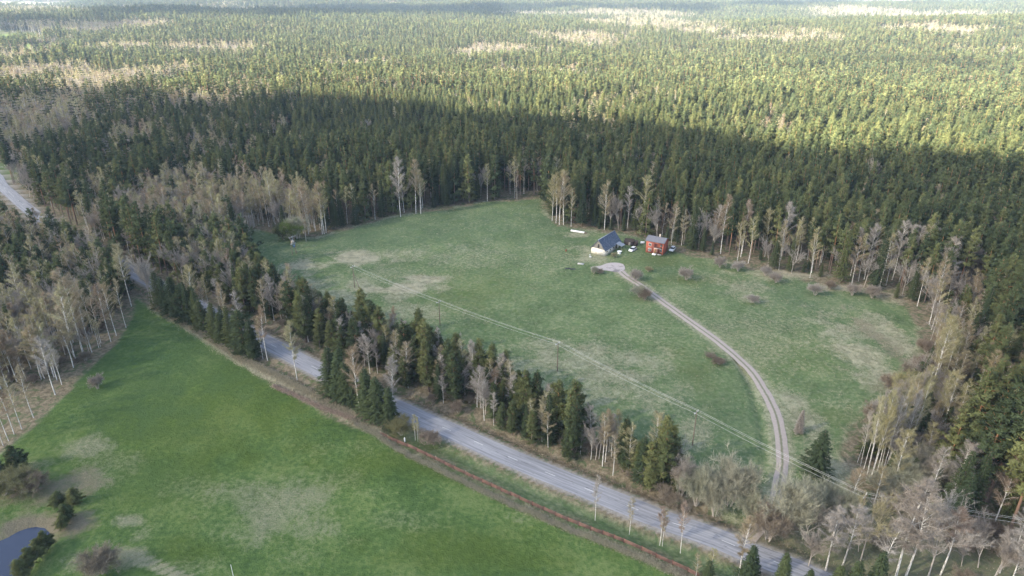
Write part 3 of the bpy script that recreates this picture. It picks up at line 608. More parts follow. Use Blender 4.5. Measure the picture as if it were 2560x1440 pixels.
for bx, by, ty, lab in [(1868, 1462, 1362, 'spruce with a brownish top in front of the road at the bottom edge'), (1945, 1500, 1378, 'spruce hiding the end of the road at the bottom edge'), (2012, 1500, 1422, 'small spruce top between the road end and the bare trees'), (2075, 1520, 1410, 'spruce top at the bottom edge left of the dense pair'), (2118, 1520, 1400, 'left spruce of the dense pair at the bottom edge'), (2172, 1515, 1378, 'right and taller spruce of the dense pair at the bottom edge'), (2385, 1320, 1180, 'dark spruce at the forest corner above the bare trees'), (1500 + 265, 1470, 1400, 'small spruce behind the birches at the fence end')]:
    T('spruce_tree', bx, by, ty, lab, 'spruces near the bottom edge', fat=1.6)
GD = 'two dead snags at the end of the spruce row'
for bx, by, ty, lab in [(619, 890, 803, 'left dead pale trunk without branches beside the spruces'), (633, 894, 808, 'right dead trunk without branches beside the spruces')]:
    x, y = P(bx, by); r_ = empty('dead_trunk', (x, y, 0)); tag(r_, lab, 'dead tree', GD); b = MB(); h = height(bx, by, ty); b.tube([[0, 0, 0], [.1, 0, h * .5], [0, .1, h]], [.16, .13, .08], 7); b.tube([[.08, 0, h * .6], [.5, .2, h * .66]], [.05, .02], 4); b.obj('trunk', M['birchbark'], r_)
# birches round the meadow
for bx, by, ty, lab, kw in [
    (1390, 558, 434, 'birch in the dense clump at the meadow corner, left one', dict(v=0)), (1399, 561, 428, 'birch in the dense clump at the meadow corner, second from left', dict(v=4)), (1409, 562, 436, 'birch in the dense clump at the meadow corner, third from left', dict(v=2)), (1428, 566, 470, 'leaning thin birch right of the dense clump at the meadow corner', dict(v=3)), (1380, 553, 440, 'brown-crowned birch at the outer left of the corner clump', dict(v=2)),
    (1568, 571, 468, 'white birch at the forest edge just right of the barn roof', dict(v=3, crown='baretwig')), (1510, 575, 455, 'orange-brown birch against the forest left of the barn roof', dict(v=2)), (1605, 570, 440, 'big brown-crowned birch in the forest edge between barn and house', dict(v=4, fat=1.2)),
    (1784, 616, 515, 'pink-grey birch leaning left, right of the red house', dict(v=4, crown='baretwig', fat=1.2)), (1800, 634, 490, 'slim birch behind the leaning pink-grey one', dict(v=3)), (1855, 634, 502, 'straight white-trunked birch with a brown crown at the forest edge above the shrubs', dict(v=0)), (1911, 642, 526, 'forked birch between the straight one and the big one', dict(v=4)), (1953, 648, 508, 'large white birch with upswept limbs at the forest edge', dict(v=0, crown='baretwig', fat=1.2)), (1990, 655, 545, 'slim grey birch right of the large upswept birch', dict(v=3)),
    (805, 585, 466, 'leaning birch, left one of the group at the far left corner of the meadow', dict(v=2, lean=(0, -.09))), (811, 584, 462, 'birch in the middle of the group at the far left corner of the meadow', dict(v=1)), (816, 582, 470, 'birch, right one of the group at the far left corner of the meadow', dict(v=0)),
    (688, 560, 432, 'tall pale birch above the transformer poles', dict(v=1)), (766, 603, 540, 'small grey birch right of the transformer poles', dict(v=3)), (1002, 543, 396, 'tall pinkish birch against the dark forest at the back of the meadow', dict(v=0, crown='baretwig')), (1040, 536, 402, 'brown-crowned birch beside the tall pinkish one', dict(v=1)), (1053, 536, 425, 'thin birch right of the brown-crowned one at the back edge', dict(v=3)), (1219, 502, 412, 'solitary yellowish birch at the dark back edge of the meadow', dict(v=1)), (1292, 497, 425, 'very thin birch at the back edge near the meadow corner', dict(v=3, fat=.7)),
    (2125, 690, 572, 'white birch left end of the row behind the right half of the meadow', dict(v=3, crown='baretwig')), (2160, 698, 562, 'tall white birch second in the row behind the right half of the meadow', dict(v=0, crown='baretwig')), (2214, 714, 610, 'forked bent birch in front of the row behind the meadow', dict(v=4, crown='baretwig')), (2230, 700, 556, 'slim birch between the bent one and the pair', dict(v=3, crown='baretwig')), (2248, 706, 565, 'left birch of the bright pair in the row', dict(v=1, crown='baretwig')), (2268, 706, 568, 'right birch of the bright pair in the row', dict(v=3, crown='baretwig')), (2284, 722, 566, 'tall leaning birch right of the bright pair', dict(v=3)), (2300, 698, 556, 'many-branched white birch near the right end of the row', dict(v=0, crown='baretwig', fat=1.2)), (2312, 722, 600, 'birch at the right end of the row', dict(v=3)),
    (2342, 756, 598, 'bare birch right of the row on the meadow corner', dict(v=4, crown='baretwig')), (2359, 776, 668, 'wide grey-twigged birch right of the meadow corner', dict(v=0, crown='baretwig', fat=1.3)), (2322, 992, 790, 'long white-stemmed birch in the right-hand birch belt', dict(v=1, fat=.9)), (2340, 955, 800, 'birch with yellow twigs in the right-hand belt', dict(v=2)), (2358, 958, 828, 'twin-topped white birch of the right-hand belt', dict(v=0)), (2353, 1086, 936, 'orange-brown birch in the lower belt', dict(v=4)), (2380, 1094, 960, 'small white birch beside the orange-brown one', dict(v=3))]:
    T('birch_tree', bx, by, ty, lab, 'birches standing round the meadow', **kw)
for k, (bx, by, ty) in enumerate([(2144, 1156, 1052), (2152, 1165, 1030), (2160, 1172, 1010), (2167, 1196, 1000), (2170, 1180, 985), (2180, 1186, 975), (2186, 1170, 990), (2194, 1178, 980), (2203, 1166, 970), (2212, 1172, 965), (2220, 1160, 968), (2228, 1166, 985), (2238, 1150, 960), (2250, 1150, 975), (2262, 1140, 955), (2175, 1200, 1020), (2205, 1190, 1000)]):
    T('birch_tree', bx, by, ty, 'thin parallel white birch, %s from left in the stand at the lower right meadow' % 'first second third fourth fifth sixth seventh eighth ninth tenth eleventh twelfth thirteenth fourteenth fifteenth sixteenth seventeenth'.split()[sorted([2144,2152,2160,2167,2170,2180,2186,2194,2203,2212,2220,2228,2238,2250,2262,2175,2205]).index(bx)], 'thin birch stand', v=[3, 1][k % 2], fat=.62, crown=['birchtwig', 'baretwig', 'birchtwig'][k % 3], lean=(0, .06))
for bx, by, ty, lab in [(630, 604, 532, 'bare grey round-topped tree left of the transformer poles'), (575, 640, 556, 'bare grey tree with a round crown among the strip trees'), (600, 612, 530, 'bare purple-grey tree left of the round-topped one'), (290, 565, 492, 'pale leafless tree near the road bend'), (95, 560, 515, 'leafless whitish tree at the far bend of the road')]:
    T('bare_tree', bx, by, ty, lab, 'leafless trees left of the meadow')
for k, (bx, by, ty, lab) in enumerate([(2021, 1415, 1295, 'leafless fan-shaped tree at the left of the bare group by the road end'), (2062, 1425, 1275, 'second leafless tree from the left in the bare group'), (2108, 1415, 1262, 'broad leafless tree in the middle of the bare group'), (2150, 1405, 1246, 'orange-twigged leafless tree in front of the power pole'), (2236, 1445, 1206, 'tall white-limbed leafless tree leaning right'), (2262, 1452, 1232, 'tall leafless tree right of the leaning white-limbed one'), (2319, 1445, 1258, 'wide leafless tree with orange twig tips'), (2352, 1440, 1275, 'leafless tree right of the orange-tipped one'), (2198, 1450, 1310, 'small reddish leafless tree below the leaning one'), (2470, 1470, 1335, 'leafless pale tree near the right bottom corner'), (2515, 1480, 1340, 'leafless whitish tree at the right bottom corner'), (2560, 1470, 1345, 'leafless tree cut by the right picture edge'), (2445, 1420, 1300, 'brownish leafless tree below the forest corner')]):
    T(['bare_tree', 'birch_tree', 'birch_tree'][k % 3], bx, by, ty, lab, 'bare trees in the bottom right corner', cat='leafless tree', fat=[1.1, 1.4, 1.3][k % 3], v=[None, 0, 4][k % 3], crown=['baretwig', 'birchtwig'][k % 4 == 3])
x, y = P(2165, 508); tree('bare_tree', x, y - 6, 25, 'silvery dead tree sticking out of the pine forest on the right', v=2, fat=.7, group='leafless trees in the forest')
# shrubs
for bx, by, ty, lab, kw in [
    (1716, 699, 667, 'round pinkish leafless bush alone on the meadow right of the red house', dict(crown='baretwig', v=0)), (1800, 668, 640, 'grey bush at the forest edge, left one of two', dict(crown='baretwig', v=1)), (1846, 678, 650, 'grey bush at the forest edge, right one of two', dict(crown='baretwig', v=2)), (1912, 688, 664, 'small bush under the forest edge right of the grey pair', dict(crown='baretwig', v=1)),
    (1940, 706, 680, 'leafless shrub on the upper right meadow border', dict(crown='baretwig', v=0)), (2037, 738, 706, 'small crooked shrub on the upper right meadow', dict(crown='baretwig', v=2)), (2075, 722, 700, 'low shrub by the small crooked one', dict(crown='brushtwig', v=1)), (2130, 738, 708, 'grey shrub near the right meadow border', dict(crown='baretwig', v=0)), (2180, 745, 712, 'grey branching shrub nearest the meadow right corner', dict(crown='baretwig', v=1)),
    (1598, 742, 708, 'dark green bush overhanging the driveway', dict(crown='willow', v=0)), (1612, 750, 722, 'brown bush at the foot of the dark green one by the driveway', dict(crown='brushtwig', v=1)), (1484, 684, 664, 'messy green and brown brush heap by the gravel turning place', dict(crown='willow', v=2)), (1499, 684, 670, 'brown half of the brush heap by the turning place', dict(crown='brushtwig', v=0)), (1590, 700, 672, 'thin brown shrub at the driveway below the parked car', dict(crown='baretwig', v=1)),
    (1620, 679, 665, 'small yellow-leaved bush on the lawn below the house', dict(crown='birchtwig', v=0)), (1535, 643, 630, 'small orange bush beside the barn wall', dict(crown='birchtwig', v=1)), (1778, 893, 882, 'dark low bush beside the driveway, upper one', dict(crown='brushtwig', v=0, fat=1.6)), (1796, 910, 895, 'dark low bush beside the driveway, lower one', dict(crown='brushtwig', v=1, fat=1.6)), (1880, 757, 733, 'sprawling brown shrub in the right meadow', dict(crown='baretwig', v=2)),
    (1740, 1262, 1150, 'greyish willow thicket at the end of the tree strip', dict(v=0, fat=.55)), (1700, 1240, 1140, 'grey twiggy thicket next to the last dark pine of the strip', dict(v=1, crown='baretwig', fat=.5)), (1822, 1262, 1128, 'round pale willow left of the driveway mouth', dict(v=2, fat=.68)), (1785, 1290, 1195, 'low willow in front of the round pale one', dict(v=1, fat=.6)), (1870, 1300, 1215, 'willow right by the dark ditch', dict(v=0, fat=.6)), (1965, 1330, 1176, 'large willow standing over the driveway mouth', dict(v=2, fat=.62)), (2055, 1290, 1200, 'whitish willow right of the driveway mouth', dict(v=0, fat=.7)), (1920, 1350, 1270, 'low bush under the large willow', dict(v=1, crown='brushtwig')), (2120, 1310, 1235, 'whitish twiggy bush left of the power pole', dict(v=1, fat=.7)), (1670, 1260, 1215, 'brown bush in front of the last strip pine', dict(v=2, crown='brushtwig')),
    (1004, 1086, 1042, 'round olive bush at the start of the red fence', dict(v=1, crown='olive', fat=1.2)), (1070, 1108, 1080, 'low brown bramble by the birch saplings', dict(v=0, crown='brushtwig', fat=1.4)), (245, 972, 936, 'grey round bush alone in the upper left of the green field', dict(v=0, crown='baretwig', fat=.8)), (255, 1432, 1372, 'grey leafless bush near the bottom of the field by the pond', dict(v=1, crown='brushtwig', fat=1.2)),
    (48, 1232, 1172, 'big rounded olive bush above the pond', dict(v=2, crown='olive', fat=1.3)), (88, 1228, 1182, 'brown bush right of the rounded olive one', dict(v=1, crown='brushtwig', fat=1.2)), (12, 1236, 1190, 'olive bush at the left edge above the pond', dict(v=0, crown='olive', fat=1.2)), (728, 600, 545, 'bright green leafing bush behind the transformer poles', dict(v=0, crown='green')), (745, 596, 540, 'dull green bush right of the bright leafing bush', dict(v=1, crown='willow')), (710, 598, 552, 'dark bush left of the bright leafing bush', dict(v=2, crown='spruce')),
    (2360, 800, 750, 'pale shrub under the birches at the right meadow corner', dict(v=0, crown='baretwig')), (2270, 1010, 930, 'brown shrub at the right edge of the meadow', dict(v=1, crown='birchtwig')), (2300, 1200, 1110, 'olive bush below the thin birch stand', dict(v=0, crown='willow')), (2250, 1230, 1150, 'olive bush left of the forest corner', dict(v=1, crown='willow')), (2200, 1235, 1175, 'low olive bush under the thin birch stems', dict(v=2, crown='willow')), (2410, 1350, 1290, 'brown bush at the forest corner', dict(v=1, crown='brushtwig'))]:
    T('shrub', bx, by, ty, lab, 'bushes and shrubs', lf='twigs', **kw)
for bx, by, ty, lab in [(186, 1262, 1224, 'dark bushy pine at the right of the pond hollow'), (170, 1300, 1262, 'dark low pine on the pond bank'), (160, 1320, 1284, 'small pine just right of the pond tip'), (118, 1372, 1330, 'small pine on the near pond bank, upper one'), (98, 1392, 1352, 'small pine on the near pond bank, middle one'), (76, 1416, 1372, 'small pine on the near pond bank, lower one'), (55, 1440, 1398, 'small pine on the near pond bank at the bottom edge'), (150, 1262, 1226, 'blue-green pine among the pond bushes'), (46, 1180, 1118, 'young pine with an open crown above the olive bushes'), (6, 1200, 1150, 'young pine at the left edge above the pond')]:
    T('young_pine', bx, by, ty, lab, 'small pines round the pond', fat=1.7)
for bx, by, ty, lab in [(2462, 1262, 890, 'huge open-crowned pine with a forked orange trunk at the right'), (2395, 1215, 935, 'tall bluish pine left of the huge one'), (2540, 1200, 860, 'tall pine at the right picture edge'), (2430, 1275, 1010, 'broad lower pine beneath the huge one'), (2520, 1330, 1020, 'pine with a bare orange trunk at the right edge')]:
    T('pine_tree', bx, by, ty, lab, 'big pines at the right', fat=1.25, v=[3, 1][bx % 2])
T('pine_tree', 1432, 1145, 1008, 'pale green pine with a clear straight trunk in the roadside strip', fat=1.2, v=3)
T('pine_tree', 1648, 1228, 1075, 'large dark pine at the right end of the roadside strip', fat=1.35, v=3)
T('young_pine', 1625, 1225, 1110, 'dense young pine left of the large dark one', fat=1.2)
T('spruce_tree', 1602, 1215, 1090, 'narrow dark spruce at the right end of the roadside strip')
T('spruce_tree', 1590, 1200, 1100, 'narrow spruce just left of the other one at the strip end')
T('birch_tree', 1635, 1180, 1030, 'golden-yellow birch top rising above the strip end pines', v=2)
for bx, by, ty, lab in [(1507, 1165, 1035, 'left of three reddish-crowned white birches in the strip'), (1514, 1155, 1026, 'middle of three reddish-crowned white birches in the strip'), (1540, 1120, 1025, 'right of three reddish-crowned white birches in the strip'), (1532, 1188, 1090, 'thin white stem below the three reddish birches'), (1329, 1095, 1000, 'small leaning birch with pink twigs at the strip foot'), (1237, 1018, 920, 'slender yellow-green birch at the roadside foot of the strip'), (1225, 1000, 900, 'thin tall birch behind the yellow-green one')]:
    T('birch_tree', bx, by, ty, lab, 'birches along the front of the strip', v=int(lab[0] in 'tls') * 3)

# ------------------------------------------------------------------ forest
DEC = [(1440, 88, 130, 16), (1230, 118, 130, 12), (1650, 55, 200, 12), (1560, 30, 140, 10), (2150, 28, 160, 14), (2400, 40, 250, 14), (1330, 170, 120, 10), (1100, 190, 90, 8), (520, 112, 130, 9), (280, 112, 90, 10), (680, 66, 60, 4), (110, 60, 200, 14), (380, 58, 90, 8), (60, 170, 110, 22), (300, 170, 150, 14), (240, 190, 90, 12), (940, 150, 120, 6), (1950, 300, 40, 18), (1960, 90, 160, 14), (2330, 70, 160, 12), (480, 20, 200, 5), (90, 250, 90, 40), (80, 300, 60, 30), (330, 330, 40, 24), (500, 245, 60, 16), (690, 300, 16, 50), (2020, 70, 60, 12), (1800, 70, 90, 6), (2500, 120, 90, 14), (1300, 30, 90, 5), (20, 130, 100, 20)]
DECP = []
for px, py, rx, ry in DEC:
    cx, cy = PT(px, py); x1, _ = PT(px + rx, py); y0 = PT(px, py + ry)[1]; y1 = min(PT(px, max(py - ry, 0))[1], 6000)
    DECP.append(((cx), (y0 + y1) / 2, abs(x1 - cx), (y1 - y0) / 2))
GROVE = poly([(-300, 1000), (-200, 850), (0, 810), (60, 790), (120, 800), (190, 800), (262, 800), (272, 850), (215, 905), (150, 955), (70, 965), (-40, 985), (-300, 1060)])
NWS = poly([(-900, 700), (-300, 540), (-60, 560), (60, 606), (120, 602), (160, 594), (240, 642), (322, 692), (335, 735), (262, 800), (120, 800), (60, 770), (30, 745), (-60, 760), (-200, 850), (-600, 900)])
STRIP = poly([(560, 610), (640, 690), (700, 745), (860, 822), (960, 856), (1100, 900), (1280, 1002), (1350, 1045), (1450, 1094), (1560, 1135), (1680, 1195), (1700, 1240), (1600, 1225), (1450, 1172), (1280, 1090), (1140, 1030), (990, 968), (790, 878), (690, 828), (560, 762), (450, 705), (335, 645), (235, 590), (330, 530), (480, 560)])
BIRCHW = poly([(340, 560), (420, 500), (480, 490), (560, 500), (700, 510), (830, 545), (800, 590), (700, 572), (640, 600), (600, 640), (520, 620), (440, 610), (350, 610)])
PLANT = poly([(700, 330), (760, 262), (900, 250), (1100, 262), (1300, 310), (1300, 360), (1000, 380), (800, 380)])
UNDER = poly([(2140, 1060), (2300, 900), (2350, 780), (2440, 700), (2440, 1000), (2380, 1200), (2280, 1240)])
rec = []   # kind, x, y, h, v, region
def frame_ok(x, y, z, h, mx=230, top=60):
    a = proj(x, y, z + h); b = proj(x, y, z)
    return (b[0] > -mx) & (b[0] < 2560 + mx) & (a[1] < 1440 + 150) & (b[1] > -60) & (y > 20)
for lo, hi, st in [(60, 330, 4.1), (330, 700, 4.9), (700, 1500, 6.5), (1500, 2600, 7.5), (2600, 6500, 12.0)]:
    X, Y = np.meshgrid(np.arange(-.85 * hi, .85 * hi, st), np.arange(40, hi + 1, st)); x = X.ravel(); y = Y.ravel()
    k = (np.hypot(x, y) >= lo) & (np.hypot(x, y) < hi) & (np.abs(x) < y * .92 + 60); x = x[k]; y = y[k]
    x = x + rng.uniform(-.46, .46, len(x)) * st; y = y + rng.uniform(-.46, .46, len(y)) * st
    z = terr(x, y); k = frame_ok(x, y, z, 22); x, y = x[k], y[k]
    if lo < 700:
        d = linedist(ROAD, x, y); m = sdist(MEADOW, x, y); so_ = inside(SOUTH, x, y); gv = inside(GROVE, x, y) | inside(NWS, x, y); cn = inside(CORNER, x, y)
        k = (d > np.where((x < -115), 4.8, 8.5)) & (m < -1.0) & (~so_ | (gv & (d > 5))) & ~cn
        pass
    else: k = ~inside(SOUTH, x, y); m = np.full(x.shape, -500.)
    x, y, m = x[k], y[k], m[k]
    for pl_, kk in CLEARP:
        k = sdist(pl_, x, y) < -2; x, y, m = x[k], y[k], m[k]
    if taken and lo < 330:
        tk = np.array(taken); k = np.ones(len(x), bool)
        for tx, ty in tk: k &= np.hypot(x - tx, y - ty) > 1.8
        x, y, m = x[k], y[k], m[k]
    n = len(x); u = rng.random(n); dd = np.hypot(x, y)
    dec = np.full(n, .05) + .35 * (vn(x, y, 60, 41) > .80) + .05 * (vn(x, y, 170, 44) > .6)
    sprp = .06 + .12 * sm(-x, 50, 300) * (dd < 900) + .30 * sm(vn(x, y, 55, 42), .55, .75)
    for cx, cy, ax_, ay_ in DECP:
        q = np.hypot((x - cx) / ax_, (y - cy) / ay_) / 1.3 + (vn(x, y, 40, 43) - .5) * .6
        dec = np.maximum(dec, .88 * (1 - sm(q, .75, 1.05)))
    left = sm(-x, 90, 200) * (y < 700) * (y > 250); dec = np.maximum(dec, (.30 + .2 * vn(x, y, 30, 46)) * left)
    st_ = inside(STRIP, x, y); gr_ = inside(GROVE, x, y); nw = inside(NWS, x, y); bw = inside(BIRCHW, x, y); plt = inside(PLANT, x, y); un = inside(UNDER, x, y)
    edge = (m > -9) & ~st_ & ~gr_ & ~nw
    dec = np.where(st_, np.where(x < -90, .55, .42), dec); dec = np.where(gr_, .97, dec); dec = np.where(nw, .40, dec); dec = np.where(bw, .95, dec); dec = np.where(plt, .01, dec); dec = np.where(edge, np.maximum(dec, np.where(x > 60, .50, .28)), dec); dec = np.where(un, .7, dec)
    sprp = np.where(st_, .07, sprp); sprp = np.where(edge, np.where(m > -5, .60, .34), sprp); sprp = np.where(plt, .0, sprp)
    hn = .66 + .26 * vn(x, y, 35, 50) + .36 * vn(x, y, 110, 51) * (dd > 300) + .18 * (dd <= 300) + rng.normal(0, .085, n)
    for i in range(n):
        if gr_[i] and rng.random() < .30: continue
        reg = 'strip' if st_[i] else 'grove' if gr_[i] else 'nw' if nw[i] else 'birchw' if bw[i] else 'plant' if plt[i] else 'under' if un[i] else 'edge' if edge[i] else 'left' if x[i] < -60 else 'right'
        if u[i] < dec[i]:
            kd = 'birch_tree' if (rng.random() < (.95 if gr_[i] else .72)) else 'bare_tree'
            h = {'strip': 13.5, 'grove': 16., 'nw': 15., 'birchw': 18., 'under': 13., 'edge': 18.}.get(reg, 18.) * (1 if kd == 'birch_tree' else .85)
            if st_[i] and x[i] < -60: h = 17
        elif u[i] < dec[i] + sprp[i]:
            kd = 'spruce_tree'; h = {'strip': 12., 'edge': rng.choice([6., 9., 15., 20.]), 'nw': 13., 'under': 8.}.get(reg, 20.)
        else:
            kd = 'young_pine' if reg in ('strip', 'nw') or (dd[i] < 330 and m[i] > -5) else 'pine_tree'
            h = {'strip': 15.5, 'nw': 13., 'plant': 17., 'edge': 21., 'under': 12.}.get(reg, 22.5)
            if st_[i] and x[i] < -60: h = 18
        rec.append((kd, x[i], y[i], h * hn[i], dd[i], reg))
for pl_, n, reg in ((STRIP, 520, 'strip'), (GROVE, 110, 'grove'), (NWS, 230, 'nw'), (UNDER, 70, 'under'), (BIRCHW, 170, 'birchw')):
    lo = pl_.min(0); hi = pl_.max(0); X = rng.uniform(lo[0], hi[0], 6000); Y = rng.uniform(lo[1], hi[1], 6000)
    k = inside(pl_, X, Y) & (linedist(ROAD, X, Y) > np.where(X < -110, 4.6, 7.0)) & frame_ok(X, Y, 0, 12) & (sdist(MEADOW, X, Y) < -.5); X = X[k][:n]; Y = Y[k][:n]
    for x, y in zip(X, Y):
        u_ = rng.random(); kd = ('birch_tree' if u_ < {'strip': .32, 'grove': .85, 'nw': .35, 'under': .6, 'birchw': .86}[reg] else 'bare_tree' if u_ < {'strip': .44, 'grove': 1, 'nw': .5, 'under': .7, 'birchw': .9}[reg] else 'spruce_tree' if u_ < .50 else 'young_pine')
        h = {'strip': 11.5, 'grove': 14., 'nw': 15., 'under': 9., 'birchw': 17.}[reg] * rng.uniform(.65, 1.1) * (1.3 if reg == 'strip' and x < -60 else 1)
        rec.append((kd, x, y, h, math.hypot(x, y), reg))
# fill the bare corner
X = rng.uniform(40, 160, 900); Y = rng.uniform(55, 150, 900); k = inside(CORNER, X, Y) & (linedist(ROAD, X, Y) > 7) & (linedist(DRIVE, X, Y) > 7) & (Y < 112) & (X > 56)
pts = []
for x, y in zip(X[k], Y[k]):
    if all(math.hypot(x - a, y - b) > 2.5 for a, b in pts + taken) and frame_ok(x, y, 0, 12):
        pts.append((x, y)); u = rng.random()
        rec.append(('bare_tree' if u < .3 else 'birch_tree' if u < .62 else 'shrub', x, y, rng.uniform(7, 11) if u < .62 else rng.uniform(2.5, 4.5), math.hypot(x, y), 'corner'))
# undergrowth: shrubs in the strip and along the forest edges
for pl_, n, h0 in ((STRIP, 230, 3.0), (UNDER, 70, 4.0), (GROVE, 60, 3.0)):
    lo = pl_.min(0); hi = pl_.max(0); c = 0
    while c < n:
        x, y = rng.uniform(lo, hi)
        if inside(pl_, x, y) and frame_ok(x, y, 0, 3) and linedist(ROAD, x, y) > 7: rec.append(('shrub', x, y, h0 * rng.uniform(.6, 1.4), math.hypot(x, y), 'strip' if pl_ is STRIP else 'grove' if pl_ is GROVE else 'under')); c += 1
PLACE = {'strip': 'in the strip', 'edge': 'at the forest edge', 'right': 'in the right forest', 'left': 'in the left forest', 'nw': 'left of the road', 'plant': 'in the plantation', 'birchw': 'in the birch wood', 'under': 'in the birch belt', 'grove': 'in the golden grove', 'corner': 'in the corner'}
byk = {}
for q in rec: byk.setdefault({'pine_tree': 'pine', 'young_pine': 'pine', 'spruce_tree': 'spruce', 'birch_tree': 'birch', 'bare_tree': 'bare', 'shrub': 'shrub'}[q[0]], []).append(q)
quota = {'pine': 300 - used.get('pine_tree', 0) - used.get('young_pine', 0), 'spruce': 300 - used['spruce_tree'], 'birch': 300 - used['birch_tree'], 'bare': 300 - used['bare_tree'], 'shrub': 300 - used['shrub']}
CATN = {'pine': 'pine tree', 'spruce': 'spruce tree', 'birch': 'birch tree', 'bare': 'leafless tree', 'shrub': 'shrub'}
def forest_object(name, ks, items, label):
    col = bpy.data.collections.new(name + '_kinds'); names = []
    for kd in ks:
        for v in range(len(GEN[kd])):
            for lod in (1, 2): joined(kd, v, lod, col); names.append('%s_%d_%d' % (kd, lod, v))
    order = {n: i for i, n in enumerate(sorted(names))}
    n = len(items); co_ = np.zeros((n, 3)); sc = np.zeros((n, 3)); rt = rng.uniform(0, 6.28, n); vid = np.zeros(n, int)
    for i, (kd, x, y, h, d, reg) in enumerate(items):
        co_[i] = (x, y, 0); s = h / BASEH[kd]; f = (s ** .8 if s < 1 else s) * (1 if d < 330 else 1.12 if d < 700 else 1.28 if d < 1500 else 1.45 if d < 2600 else 2.1)
        sc[i] = (f, f, s); vid[i] = order['%s_%d_%d' % (kd, 1 if d < 560 else 2, rng.integers(len(GEN[kd])))]
    co_[:, 2] = terr(co_[:, 0], co_[:, 1]) - .2
    me = bpy.data.meshes.new(name); me.vertices.add(n); me.vertices.foreach_set('co', co_.ravel())
    for nm, ty, ar, key in (('scl', 'FLOAT_VECTOR', sc.ravel(), 'vector'), ('rot', 'FLOAT', rt, 'value'), ('vid', 'INT', vid, 'value')):
        at = me.attributes.new(nm, ty, 'POINT'); at.data.foreach_set(key, ar)
    o = bpy.data.objects.new(name, me); C.objects.link(o); tag(o, label, 'forest', kind='stuff')
    ng = bpy.data.node_groups.new(name, 'GeometryNodeTree'); ng.interface.new_socket('Geometry', in_out='INPUT', socket_type='NodeSocketGeometry'); ng.interface.new_socket('Geometry', in_out='OUTPUT', socket_type='NodeSocketGeometry')
    N = ng.nodes.new; L = ng.links.new; gi = N('NodeGroupInput'); go_ = N('NodeGroupOutput'); ip = N('GeometryNodeInstanceOnPoints'); ci = N('GeometryNodeCollectionInfo')
    ci.inputs['Collection'].default_value = col; ci.inputs['Separate Children'].default_value = True; ci.inputs['Reset Children'].default_value = True
    def na(nm, ty): q = N('GeometryNodeInputNamedAttribute'); q.data_type = ty; q.inputs['Name'].default_value = nm; return q.outputs['Attribute']
    cx = N('ShaderNodeCombineXYZ'); L(na('rot', 'FLOAT'), cx.inputs[2]); L(gi.outputs[0], ip.inputs['Points']); L(ci.outputs[0], ip.inputs['Instance']); ip.inputs['Pick Instance'].default_value = True
    L(na('vid', 'INT'), ip.inputs['Instance Index']); L(cx.outputs[0], ip.inputs['Rotation']); L(na('scl', 'FLOAT_VECTOR'), ip.inputs['Scale']); L(ip.outputs[0], go_.inputs[0])
    md_ = o.modifiers.new('scatter', 'NODES'); md_.node_group = ng
LM = [(P(736, 633), 'the transformer poles'), (P(887, 720), 'the first power pole'), (P(1100, 812), 'the second power pole'), (P(1393, 930), 'the third power pole'), (P(1731, 1112), 'the fourth power pole'), (P(2165, 1380), 'the last power pole'), (P(1510, 625), 'the barn'), (P(1640, 632), 'the red house'), (P(1716, 690), 'the round meadow bush'), (P(1955, 1150), 'the driveway mouth'), (P(2036, 1197), 'the lone spruce'), (P(1300, 497), 'the far meadow corner'), (P(805, 585), 'the leaning birches'), (P(1395, 560), 'the corner birch clump'), (P(335, 690), 'the road gap'), (P(85, 535), 'the far road bend'), (P(742, 945), 'the lone verge birch'), (P(900, 1030), 'the roadside spruce clump'), (P(1487, 1290), 'the alone fence birch'), (P(1650, 1290), 'the fence end'), (P(2250, 704), 'the bright birch pair'), (P(2359, 776), 'the right meadow corner'), (P(2180, 1180), 'the thin birch stand'), (P(2462, 1262), 'the huge pine'), (P(211, 889), 'the tallest golden birch'), (P(139, 986), 'the wide bare birch'), (P(30, 1095), 'the left edge birches'), (P(1568, 560), 'the barn birch'), (P(1953, 648), 'the big upswept birch'), (P(1280, 1060), 'the mid-strip gap'), (P(1000, 540), 'the pinkish back birch'), (P(2100, 1450), 'the bottom spruce pair')]
SHORT = {'pine': 'pine', 'spruce': 'spruce', 'birch': 'birch', 'bare': 'leafless tree', 'shrub': 'leafless shrub'}
LOOK = {'pine': ['short bushy', 'mid-sized', 'tall', 'towering'], 'spruce': ['little', 'low', 'tall', 'towering'], 'birch': ['small thin', 'slender', 'tall', 'towering'], 'bare': ['small', 'grey', 'tall', 'towering'], 'shrub': ['tiny', 'low', 'brown', 'large']}
def lab_for(kk, x, y, h, reg, hs_):
    d = [math.hypot(x - a[0], y - a[1]) for a, _ in LM]; i = int(np.argmin(d)); dx, dy = x - LM[i][0][0], y - LM[i][0][1]
    sd = ('right of' if dx > 0 else 'left of') if abs(dx) > abs(dy) else ('behind' if dy > 0 else 'in front of')
    return '%s %s %s, %s%s %s' % (LOOK[kk][int(np.searchsorted(hs_, h))], SHORT[kk], PLACE[reg], 'touching or beside, ' if 0 else 'directly ' if d[i] < 5 else 'close ' if d[i] < 10 else '' if d[i] < 18 else 'well ' if d[i] < 32 else 'far ', sd, LM[i][1])
nind = 0
